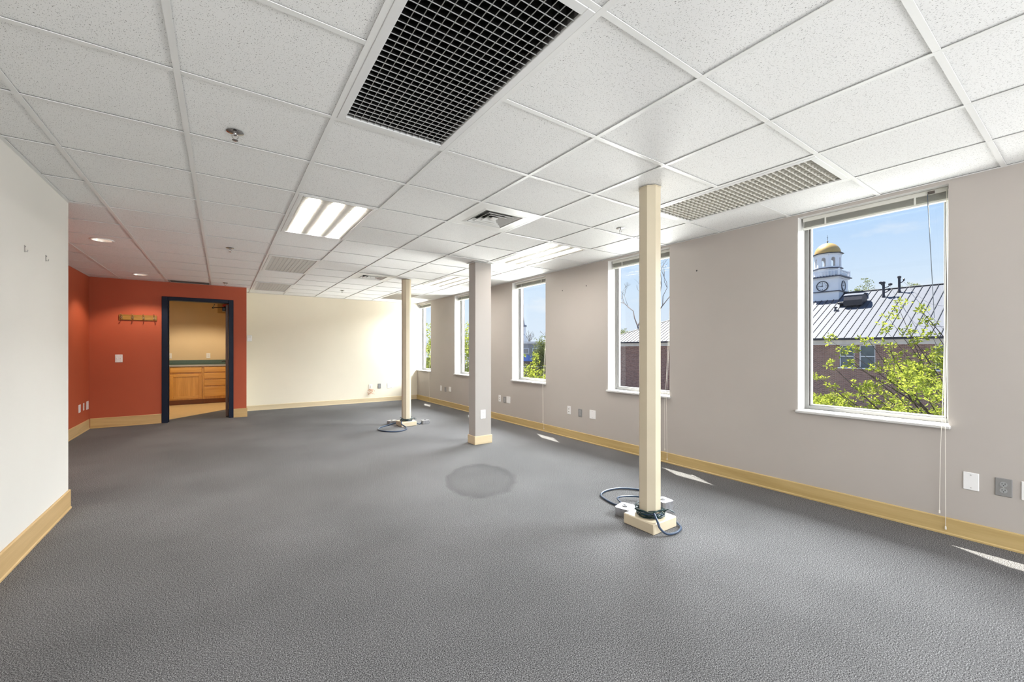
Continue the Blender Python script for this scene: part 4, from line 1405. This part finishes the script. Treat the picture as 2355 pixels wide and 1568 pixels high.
# ---- brick building across the street
EX, RX, ZE, ZR = 38.0, 46.0, 2.11, 6.30      # eave and ridge lines run along y
YE, YRDG, YN = 36.6, 24.56, -14.0            # far hip corner, ridge end, near end
bl = thing('brick_building', 'red brick building with pale standing seam metal roof across the street', 'building', (EX + 0.4, 10, GROUND))
bx, by, bz = EX + 0.4, 10.0, GROUND
bwins = [(10.82, 11.75), (9.62, 10.55), (5.66, 6.60), (15.3, 16.2), (19.2, 20.1), (1.4, 2.3)]
hol = [(a - by, c - by, 1.60 - 1.70 - bz, 1.60 - bz - 0.02) for a, c in bwins]
wl = wall_holes('wall_front', 'x', 0.0, 0.35, YN - by, YE - 0.5 - by, 0.0, ZE - bz - 0.05, hol, [M['brick']])
del wl['kind']
wl.parent = bl
wl.name = 'brick_wall'
MB().box(0.35, 14.8, YN - by, YE - 0.5 - by, 0.0, ZE - bz - 0.1).build('building_body', M['brick'], bl)
MB().box(-0.05, 0.36, YN - by - 0.02, YE - 0.48 - by, 1.60 - bz, 1.98 - bz).build('frieze_board', M['frieze'], bl)
MB().bevbox(-0.14, 0.30, YN - by - 0.1, YE - 0.4 - by, 1.90 - bz, 2.0 - bz, 0.02).build('cornice', M['frieze'], bl)
for a, c in bwins:
    z0, z1 = -0.10 - bz, 1.58 - bz
    fr = MB().box(0.10, 0.16, a - by, a - by + 0.07, z0, z1).build('window', M['ext_white'], bl)
    MB().box(0.10, 0.16, c - by - 0.07, c - by, z0, z1).build('window_stile', M['ext_white'], fr)
    MB().box(0.10, 0.16, a - by + 0.07, c - by - 0.07, z1 - 0.07, z1).build('window_head', M['ext_white'], fr)
    MB().box(0.10, 0.16, a - by + 0.07, c - by - 0.07, (z0 + z1) / 2 - 0.03, (z0 + z1) / 2 + 0.03).build('meeting_rail', M['ext_white'], fr)
    MB().box(0.18, 0.20, a - by, c - by, z0, z1).build('window_pane', M['glass_dark'], fr)
    MB().box(-0.08, 0.16, a - by - 0.08, c - by + 0.08, z0 - 0.08, z0).build('window_sill', M['ext_white'], fr)
# roof: hipped, thick sheet
def R3(x, y, z):
    return (x - bx, y - by, z - bz)
BX2 = RX + (RX - EX)
roofv = [R3(EX, YN, ZE), R3(EX, YE, ZE), R3(RX, YRDG, ZR), R3(RX, YN, ZR), R3(BX2, YE, ZE), R3(BX2, YN, ZE)]
low = [(x, y, z - 0.10) for x, y, z in roofv]
rf = MB().add(roofv + low, [(0, 3, 2, 1), (1, 2, 4), (2, 3, 5, 4), (6, 7, 8, 9), (7, 10, 8), (8, 10, 11, 9), (0, 1, 7, 6), (1, 4, 10, 7), (4, 5, 11, 10), (5, 3, 9, 11), (3, 0, 6, 9)]).build('roof', M['roof_metal'], bl)
MB().box(EX - bx - 0.14, EX - bx + 0.02, YN - by, YE - by, ZE - bz - 0.16, ZE - bz - 0.005).build('gutter', M['gutter'], bl)
def seam(y0, x1, z1):
    p0 = Vector(R3(EX + 0.02, y0, ZE + 0.012))
    p1 = Vector(R3(x1, y0, z1 + 0.012))
    d = 0.016
    return MB().add([(p0.x, p0.y - d, p0.z - .02), (p0.x, p0.y + d, p0.z - .02), (p1.x, p1.y + d, p1.z - .02), (p1.x, p1.y - d, p1.z - .02),
                     (p0.x, p0.y - d, p0.z + .045), (p0.x, p0.y + d, p0.z + .045), (p1.x, p1.y + d, p1.z + .045), (p1.x, p1.y - d, p1.z + .045)],
                    [(3, 2, 1, 0), (4, 5, 6, 7), (0, 1, 5, 4), (1, 2, 6, 5), (2, 3, 7, 6), (3, 0, 4, 7)])
full = seam(0.0, RX, ZR).mesh('roof_seam', M['seam'])
SP = 0.46
y = -2.0
while y < YE - 0.6:
    if y <= YRDG:
        put(full, 'roof_seam', rf, (0, y, 0))
    else:
        f_ = (YE - y) / (YE - YRDG)
        seam(y, EX + (RX - EX) * f_, ZE + (ZR - ZE) * f_).build('roof_seam', M['seam'], rf)
    y += SP
MB().tube([R3(RX, YN, ZR + 0.03), R3(RX, YRDG, ZR + 0.03)], 0.07, 6).build('ridge_cap', M['seam'], rf)
MB().tube([R3(RX, YRDG, ZR + 0.02), R3(EX, YE, ZE + 0.02)], 0.05, 6).build('hip_cap', M['seam'], rf)
def roof_z(x):
    return ZE + (ZR - ZE) * (x - EX) / (RX - EX)
# hooded roof vent
vx, vy = 43.6, 12.2
t = thing('roof_vent_hood', 'dark hooded vent on the metal roof right of the clock tower', 'roof vent', (vx, vy, roof_z(vx)))
pr = [(-0.75, -0.15), (0.55, 0.30), (0.55, 0.62), (0.25, 0.82), (-0.20, 0.84), (-0.62, 0.66), (-0.78, 0.30)]
MB().prism([(x, z) for x, z in reversed(pr)], -0.62, 0.62, axis='y').build('hood', M['vent_black'], t)
MB().prism([(x, z) for x, z in reversed([(0.56, 0.60), (0.26, 0.83), (-0.20, 0.85), (-0.60, 0.68), (-0.62, 0.72), (-0.21, 0.90), (0.28, 0.88), (0.60, 0.64)])], -0.66, 0.66, axis='y').build('hood_cover', M['lead'], t)
MB().bevbox(-0.4, 0.5, 0.62, 1.15, 0.05, 0.25, 0.03).build('duct_stub', M['vent_black'], t)
# stacks
def stack(x, y, h, label, arms):
    z = roof_z(x)
    t = thing('roof_stack', label, 'pipe', (x, y, z), group='dark pipes on the metal roof')
    MB().lathe([(0.13, -0.1), (0.11, 0.1), (0.085, 0.14), (0.085, h), (0.12, h), (0.12, h + 0.14), (0.0, h + 0.2)], 10).build('pipe', M['vent_black'], t, True)
    for k, (dy, dz, r) in enumerate(arms):
        MB().tube([(0, 0, dz), (0, dy * .6, dz + .05), (0, dy, dz + 0.18)], 0.035, 6).build('bracket', M['vent_black'], t)
        MB().lathe([(0.0, dz + 0.12), (r, dz + 0.18), (r, dz + 0.30), (0.0, dz + 0.36)], 8, 0, dy).build('insulator', M['vent_black'], t)
    return t
stack(44.56, 10.64, 1.10, 'thick dark service mast with brackets on the roof', [(-0.42, 0.75, 0.13), (0.18, 0.95, 0.12), (-0.35, 0.35, 0.10)])
stack(45.24, 9.82, 1.15, 'thin dark pipe with a small arm on the roof', [(-0.28, 0.75, 0.06)])
t = thing('pipe_vent', 'small dark pipe cap low on the metal roof below the tower', 'roof vent', (42.6, 13.3, roof_z(42.6)))
MB().lathe([(0.14, -0.1), (0.10, 0.08), (0.07, 0.10), (0.07, 0.24)], 10).build('collar', M['lead'], t)
MB().lathe([(0.0, 0.36), (0.15, 0.30), (0.15, 0.24), (0.0, 0.24)], 10).build('cap', M['vent_black'], t)
def wire(pts, label):
    o = MB().tube(spline(pts, 8), 0.011, 5).build('overhead_wire', M['vent_black'])
    tag(o, label, 'cable', 'overhead wires before the roof')
wire([(44.56, 10.3, roof_z(44.56) + 1.0), (36, 7.2, 3.1), (30, 5.2, 2.45), (22, 2.6, 2.1)], 'upper overhead wire running from the mast across the metal roof')
wire([(45.24, 9.6, roof_z(45.24) + 0.9), (38, 6.8, 4.3), (30, 3.9, 3.45), (20, 0.6, 2.9)], 'lower overhead wire running from the thin pipe across the metal roof')

# ---- clock tower
TX, TY = 46.03, 14.975
tw = thing('clock_tower', 'white clock tower with gilded dome rising over the metal roof', 'clock tower', (TX, TY, 0))
hs = 1.185
MB().box(-hs - 0.05, hs + 0.05, -hs - 0.05, hs + 0.05, 4.8, 6.42).build('tower_base', M['ext_white'], tw)
MB().prism([(-hs - .14, -hs - .14), (hs + .14, -hs - .14), (hs + .14, hs + .14), (-hs - .14, hs + .14)], 6.42, 6.50).build('base_ledge', M['lead'], tw)
MB().box(-hs, hs, -hs, hs, 6.50, 7.62).build('clock_stage', M['ext_white'], tw)
MB().prism([(-hs - .10, -hs - .10), (hs + .10, -hs - .10), (hs + .10, hs + .10), (-hs - .10, hs + .10)], 7.62, 7.74).build('cornice', M['ext_white'], tw)
MB().prism([(-hs - .26, -hs - .26), (hs + .26, -hs - .26), (hs + .26, hs + .26), (-hs - .26, hs + .26)], 7.74, 7.82).build('cornice_cap', M['lead'], tw)
# clocks on the two faces in view
def clock(face):
    rot = {'x-': -PI / 2, 'y-': 0.0}[face]
    d = empty('clock_face', {'x-': (-hs, 0, 6.99), 'y-': (0, -hs, 6.99)}[face], (0, 0, rot))
    d.parent = tw
    MB().lathe([(0.0, -0.03), (0.40, -0.03), (0.40, 0.0)], 32, axis='y').build('dial', M['ext_white'], d)
    MB().lathe([(0.395, -0.01), (0.395, -0.06), (0.465, -0.06), (0.465, -0.01)], 32, axis='y').build('clock_ring', M['clock_black'], d)
    for k in range(12):
        a = 2 * PI * k / 12
        r0, r1, ww = (0.27, 0.35, 0.022) if k % 3 else (0.24, 0.35, 0.038)
        dx, dz = math.sin(a), math.cos(a)
        px, pz = dz, -dx
        q = [(dx * r0 + px * ww / 2, dz * r0 + pz * ww / 2), (dx * r1 + px * ww / 2, dz * r1 + pz * ww / 2), (dx * r1 - px * ww / 2, dz * r1 - pz * ww / 2), (dx * r0 - px * ww / 2, dz * r0 - pz * ww / 2)]
        MB().prism(q, -0.042, -0.030, axis='y').build('hour_mark', M['clock_black'], d)
    MB().box(-0.014, 0.014, -0.056, -0.046, -0.05, 0.30).build('minute_hand', M['clock_black'], d)
    MB().box(-0.21, 0.05, -0.064, -0.057, -0.018, 0.018).build('hour_hand', M['clock_black'], d)
    MB().lathe([(0.05, -0.068), (0.05, -0.045)], 10, axis='y').build('hub', M['clock_black'], d)
clock('x-')
clock('y-')
# balustrade
bs = hs + 0.12
MB().box(-bs + .06, bs - .06, -bs + .06, bs - .06, 7.82, 7.90).build('roof_deck', M['lead'], tw)
for s in (-1, 1):
    for ax in (0, 1):
        u = [-bs, bs]
        a, c = sorted((s * bs, s * (bs - 0.07)))
        args = (a, c, -bs + 0.07, bs - 0.07) if ax == 0 else (-bs + 0.07, bs - 0.07, a, c)
        MB().box(*args, 8.28, 8.35).build('balustrade_rail', M['ext_white'], tw)
        for k in range(11):
            p = -bs + 0.16 + (2 * bs - 0.32) * k / 10
            cx_, cy_ = (s * (bs - 0.035), p) if ax == 0 else (p, s * (bs - 0.035))
            MB().lathe([(0.022, 7.82), (0.038, 7.98), (0.020, 8.12), (0.030, 8.28)], 6, cx_, cy_).build('baluster', M['ext_white'], tw)
for sx in (-1, 1):
    for sy in (-1, 1):
        MB().box(sx * (bs - .035) - .06, sx * (bs - .035) + .06, sy * (bs - .035) - .06, sy * (bs - .035) + .06, 7.82, 8.46).build('corner_pier', M['ext_white'], tw)
# belfry: octagonal plinth, eight arched bays, entablature
MB().prism([(x, y) for x, y in octo(0.95)], 7.90, 8.60).build('belfry_plinth', M['ext_white'], tw)
MB().prism([(x, y) for x, y in octo(1.08)], 8.60, 8.68).build('belfry_sill', M['lead'], tw)
RB = 0.90
ap = RB
side = 2 * ap * math.tan(PI / 8)
def arch_bay():
    """one wall panel with an arched opening (welded), local x along the side, y thickness"""
    w2, z0, z1 = side / 2, 8.68, 9.86
    ow, os_, oh = 0.165, 8.80, 9.46
    outer = [(-w2, z0), (w2, z0), (w2, z1), (-w2, z1)]
    n = 8
    archp = [(ow * math.cos(PI * k / n), oh + ow * math.sin(PI * k / n)) for k in range(n + 1)]
    inner = [(ow, os_)] + archp + [(-ow, os_)]            # from lower right, over the arch, to lower left
    loop = inner
    V, F = [], []
    th = 0.10
    # front strips: connect outline pieces to the opening by quads / tris
    def ring(y):
        return [(x, y, z) for x, z in loop], [(x, y, z) for x, z in outer]
    m = len(loop)
    a0, b0 = ring(-th / 2)
    a1, b1 = ring(th / 2)
    V = a0 + b0 + a1 + b1
    i0, o0, i1, o1 = 0, m, m + 4, 2 * m + 4
    def front(i, o, flip):
        fs = [(o + 0, o + 1, i + 0, i + m - 1)]
        mid = m // 2
        right = [o + 2] + [i + k for k in range(mid, -1, -1)] + [o + 1]
        left = [o + 0] + [i + k for k in range(m - 1, mid - 1, -1)] + [o + 3]
        top = [o + 3, i + mid, o + 2]
        fs += [tuple(right), tuple(left), tuple(top)]
        return [tuple(reversed(q)) for q in fs] if flip else fs
    F += front(i0, o0, False) + front(i1, o1, True)
    for k in range(m):
        k2 = (k + 1) % m
        F.append((i0 + k, i1 + k, i1 + k2, i0 + k2))
    for k in range(4):
        k2 = (k + 1) % 4
        F.append((o0 + k, o0 + k2, o1 + k2, o1 + k))
    return MB().add(V, F).mesh('belfry_bay', M['ext_white'])
bay = arch_bay()
for k in range(8):
    a = k * PI / 4
    put(bay, 'belfry_bay', tw, (math.cos(a) * ap, math.sin(a) * ap, 0), (0, 0, a + PI / 2))
    c_ = a + PI / 8
    rc = ap / math.cos(PI / 8)
    MB().lathe([(0.07, 8.68), (0.055, 8.74), (0.05, 9.72), (0.07, 9.80)], 8, math.cos(c_) * rc, math.sin(c_) * rc).build('corner_column', M['ext_white'], tw)
MB().prism([(x, y) for x, y in octo(1.0)], 9.86, 9.97).build('entablature', M['ext_white'], tw)
MB().prism([(x, y) for x, y in octo(1.13)], 9.97, 10.03).build('dome_eave', M['gutter'], tw)
prof = [(1.08, 10.03)] + [(1.0 * math.cos(q), 10.05 + 1.02 * math.sin(q)) for q in [PI / 2 * k / 10 for k in range(0, 11)]]
MB().lathe(prof, 24).build('dome', M['gold'], tw, True)
MB().lathe([(0.05, 11.05), (0.03, 11.2), (0.08, 11.25), (0.02, 11.32), (0.012, 11.8), (0.0, 11.85)], 8).build('finial', M['lead'], tw)
MB().box(-0.14, 0.14, -0.008, 0.008, 11.58, 11.61).build('weather_vane', M['lead'], tw)

# ---- foliage
def leaf_cloud(points, n_leaf, size, rnd, spread=0.06):
    V, F = [], []
    for p in points:
        for k in range(n_leaf):
            d = Vector((rnd.gauss(0, 1), rnd.gauss(0, 1), rnd.gauss(0.25, 0.8))).normalized()
            s = size * rnd.uniform(0.65, 1.25)
            o = Vector(p) + d * spread * rnd.uniform(0.2, 1.0)
            side_ = d.cross(Vector((rnd.gauss(0, 1), rnd.gauss(0, 1), rnd.gauss(0, 1)))).normalized() * s * 0.24
            up = d.cross(side_).normalized() * s * 0.10
            i = len(V)
            V += [tuple(o), tuple(o + d * s * .5 + side_ + up), tuple(o + d * s), tuple(o + d * s * .5 - side_ + up)]
            F += [(i, i + 1, i + 2), (i, i + 2, i + 3)]
    b_ = MB()
    b_.v, b_.f, b_.mi = V, F, [0] * len(F)
    return b_
def tree(label, base_xy, crowns, leaf, n_clumps, per_clump, n_leaf, size, seed, sprigs=(), bark='bark', trunk_r=0.16, clump_sd=0.16, top_bias=False):
    """crowns: list of (centre, radii); limbs run from the trunk to the leaf clumps"""
    rnd = random.Random(seed)
    x0, y0 = base_xy
    root = thing('street_tree', label, 'tree', (x0, y0, GROUND))
    def L(p):
        return Vector((p[0] - x0, p[1] - y0, p[2] - GROUND))
    cc, cr_ = crowns[0]
    fork = Vector((x0, y0, cc[2] - cr_[2] * 0.75))
    MB().tube([L((x0, y0, GROUND - 0.1)), L((x0 + .05, y0, (GROUND + fork.z) / 2)), L(fork)], [trunk_r * 1.25, trunk_r, trunk_r * .85], 9).build('trunk', M[bark], root, True)
    pts = []
    for ci, (c_, r_) in enumerate(crowns):
        for k in range(int(n_clumps[ci])):
            for _ in range(50):
                u = Vector((rnd.uniform(-1, 1), rnd.uniform(-1, 1), rnd.uniform(-1, 1)))
                if 0.25 < u.length < 1.0:
                    break
            q = Vector((c_[0] + u.x * r_[0], c_[1] + u.y * r_[1], c_[2] + u.z * r_[2]))
            pts.append(q)
    pts += [Vector(s) for s in sprigs]
    # branches: limb from fork towards groups of clumps
    bb = []
    for k, q in enumerate(pts):
        if k % 3 and k < len(pts) - len(sprigs):
            continue
        mid = fork.lerp(q, 0.5) + Vector((rnd.uniform(-.25, .25), rnd.uniform(-.25, .25), rnd.uniform(-.1, .25)))
        path = spline([L(fork), L(mid), L(q)], 4)
        r0 = trunk_r * rnd.uniform(0.07, 0.17)
        rr = [r0 * (1 - 0.86 * i / (len(path) - 1)) for i in range(len(path))]
        bb.append((path, rr))
    for path, rr in bb[-120:]:
        MB().tube(path, rr, 6).build('branch', M[bark], root)
    cl = []
    for k, q in enumerate(pts):
        m_ = per_clump if k < len(pts) - len(sprigs) else max(4, per_clump // 3)
        sd = clump_sd if k < len(pts) - len(sprigs) else clump_sd * 0.45
        for _ in range(m_):
            cl.append(L(q + Vector((rnd.gauss(0, sd), rnd.gauss(0, sd), rnd.gauss(0, sd * .8)))))
    fo = leaf_cloud(cl, n_leaf, size, rnd, size * .5).build('foliage', M[leaf], root)
    fo['kind'] = 'stuff'
    return root
tree('young yellow green street tree filling the lower half of the nearest window', (9.9, 0.6), [((9.7, 1.1, -0.25), (1.4, 1.6, 1.6)), ((9.5, 2.9, -0.85), (1.0, 1.3, 1.25))], 'leaf', (230, 150), 20, 9, 0.060, 11,
     sprigs=[(9.5, 2.1, 2.06), (9.5, 1.80, 1.92), (9.5, 2.28, 1.66), (9.5, 2.47, 1.42), (9.45, 3.02, 1.42), (9.5, 2.9, 1.22), (9.5, 2.66, 1.28), (9.5, 3.05, 0.98), (9.5, 1.95, 1.55), (9.5, 1.66, 1.48), (9.45, 2.75, 1.02), (9.5, 3.27, 0.72), (9.5, 3.02, 0.55), (9.5, 2.40, 0.95), (9.5, 2.22, 1.32), (9.5, 1.7, 1.7), (9.5, 2.0, 1.15), (9.4, 2.55, 0.62), (9.5, 2.2, 1.8), (9.5, 1.62, 1.2), (9.5, 1.85, 1.35)], clump_sd=0.13)
tree('yellow green street tree showing low in the window right of the square column', (9.6, 12.6), [((9.6, 12.5, -0.6), (1.3, 1.6, 1.25))], 'leaf', (70,), 16, 8, 0.085, 21,
     sprigs=[(9.5, 12.1, 1.05), (9.5, 12.9, 0.95), (9.6, 12.45, 0.85)], clump_sd=0.16)
tree('tall yellow green street tree in the window half hidden by the column', (9.8, 18.0), [((9.8, 18.0, 0.6), (1.5, 1.8, 1.9))], 'leaf', (110,), 18, 8, 0.10, 31, clump_sd=0.2)
tree('tall yellow green street tree seen through the far corner window', (9.8, 22.8), [((9.8, 22.8, 0.6), (1.5, 2.0, 2.0))], 'leaf', (110,), 18, 8, 0.11, 41, clump_sd=0.22)
tree('pale green bushy tree before the grey shop building', (25.2, 30.2), [((25.2, 30.2, 0.6), (1.5, 1.5, 1.9))], 'leaf_pale', (90,), 18, 8, 0.13, 51, bark='bark_grey', clump_sd=0.25)
tree('sparse pale green tree top beyond the roof ridge', (66.0, 17.6), [((66.0, 17.6, 7.6), (1.4, 1.1, 2.2))], 'leaf_pale', (34,), 8, 7, 0.20, 61, bark='bark_grey', clump_sd=0.3)
tree('small pale green tree top beside the dark service mast', (70.0, 14.2), [((70.0, 14.2, 7.6), (1.3, 0.9, 1.9))], 'leaf_pale', (28,), 8, 7, 0.20, 71, bark='bark_grey', clump_sd=0.3)
tree('low pale green tree behind the hip end of the metal roof', (48.0, 41.0), [((48.0, 41.0, 1.8), (3.2, 3.2, 2.2))], 'leaf_pale', (110,), 16, 7, 0.20, 81, bark='bark_grey', clump_sd=0.4)
# bare tree behind the brick building
def bare_tree(label, base, h, seed, r=0.28):
    rnd = random.Random(seed)
    root = thing('bare_tree', label, 'tree', base)
    segs = []
    def grow(p, d, length, rad, depth):
        q = p + d * length
        mid = p + d * length * .5 + Vector((rnd.uniform(-1, 1), rnd.uniform(-1, 1), rnd.uniform(-.4, .6))) * length * .09
        segs.append((depth, [p, mid, q], [rad, rad * .85, rad * .68]))
        if depth >= 6 or rad < 0.012:
            return
        for k in range(2 if depth < 1 else rnd.choice((2, 2, 3))):
            ax = Vector((rnd.uniform(-1, 1), rnd.uniform(-1, 1), rnd.uniform(-.2, .2))).normalized()
            nd = (Quaternion(ax, rnd.uniform(0.3, 0.75)) @ d + Vector((0, 0, 0.12))).normalized()
            grow(q, nd, length * rnd.uniform(0.66, 0.84), rad * rnd.uniform(0.55, 0.70), depth + 1)
    grow(Vector((0, 0, 0)), Vector((0.02, 0, 1)).normalized(), h * 0.32, r, 0)
    tr = MB()
    for dp, p, rr in segs:
        if dp == 0:
            MB().tube(p, rr, 8).build('trunk', M['bark_grey'], root)
        elif dp <= 2:
            MB().tube(p, rr, 6).build('branch', M['bark_grey'], root)
        else:
            tr.tube(p, rr, 4)
    o = tr.build('twigs', M['bark_grey'], root)
    o['kind'] = 'stuff'
    return root
bare_tree('bare grey tree behind the metal roof seen past the nearest post', (52.0, 40.0, GROUND), 17.0, 5, 0.25)
bare_tree('small dark bare tree behind the grey shop building', (52.0, 67.0, GROUND), 9.6, 8, 0.24)

# ---- grey shop building and white steeple far down the street
sh = thing('shop_building', 'low grey shop building with blue awning far down the street', 'building', (37.5, 48.5, GROUND), (0, 0, -0.65))
MB().box(-7, 7, 0, 9, 0, 6.5).build('shop_body', M['stucco_grey'], sh)
MB().box(-7.1, 7.1, -0.15, 9.1, 6.5, 6.8).build('parapet', M['frieze'], sh)
for k in range(6):
    x = -5.6 + 2.1 * k
    wn = MB().box(x - 0.8, x + 0.8, -0.06, 0.02, 5.0, 5.8).build('window', M['ext_white'], sh)
    MB().box(x - 0.72, x - 0.04, -0.08, -0.05, 5.06, 5.74).build('window_pane', M['glass_dark'], wn)
    MB().box(x + 0.04, x + 0.72, -0.08, -0.05, 5.06, 5.74).build('window_pane', M['glass_dark'], wn)
MB().prism([(-1.5, 3.95), (0.0, 3.95), (0.0, 4.85)], -5.0, 3.0, axis='x').build('awning', M['awning_blue'], sh)
MB().box(-6.5, 6.5, -0.05, 0.05, 0.2, 3.9).build('shopfront', M['shop_brown'], sh)
MB().box(-6.8, 6.8, -0.3, 0.0, 3.05, 3.2).build('shop_fascia', M['frieze'], sh)
stp = thing('church_steeple', 'white church steeple with blue grey cap far beyond the shop building', 'steeple', (63.2, 88.0, GROUND))
MB().prism([(x, y) for x, y in octo(2.4)], 0, 9.0).build('lower_stage', M['ext_white'], stp)
MB().prism([(x, y) for x, y in octo(1.9)], 9.0, 11.5).build('upper_stage', M['ext_white'], stp)
MB().prism([(x, y) for x, y in octo(2.1)], 11.5, 11.9).build('steeple_cornice', M['slate_blue'], stp)
MB().lathe([(1.7, 11.9), (1.3, 14.8), (0.9, 14.9), (0.0, 18.0)], 8).build('spire', M['slate_blue'], stp)

# ---- frames and panes of the invented rear windows that hold the fill lamps
for k, (x0, x1) in enumerate(((-0.85, 1.35), (1.65, 3.85))):
    r_ = empty('window_%d' % (7 + k), ((x0 + x1) / 2, REAR_Y - 0.12, 0.7), kind='structure')
    w = (x1 - x0) / 2
    for s in (-1, 1):
        a, c = sorted((s * w, s * (w - 0.045)))
        MB().bevbox(a, c, -0.03, 0.03, 0, 1.65, 0.003).build('frame_stile', M['alu'], r_)
    MB().bevbox(-w + .045, w - .045, -0.03, 0.03, 0, 0.045, 0.003).build('frame_foot', M['alu'], r_)
    MB().bevbox(-w + .045, w - .045, -0.03, 0.03, 1.605, 1.65, 0.003).build('frame_head', M['alu'], r_)
    MB().box(-w + .045, w - .045, -0.003, 0.003, 0.045, 1.605).build('pane', M['glass'], r_)
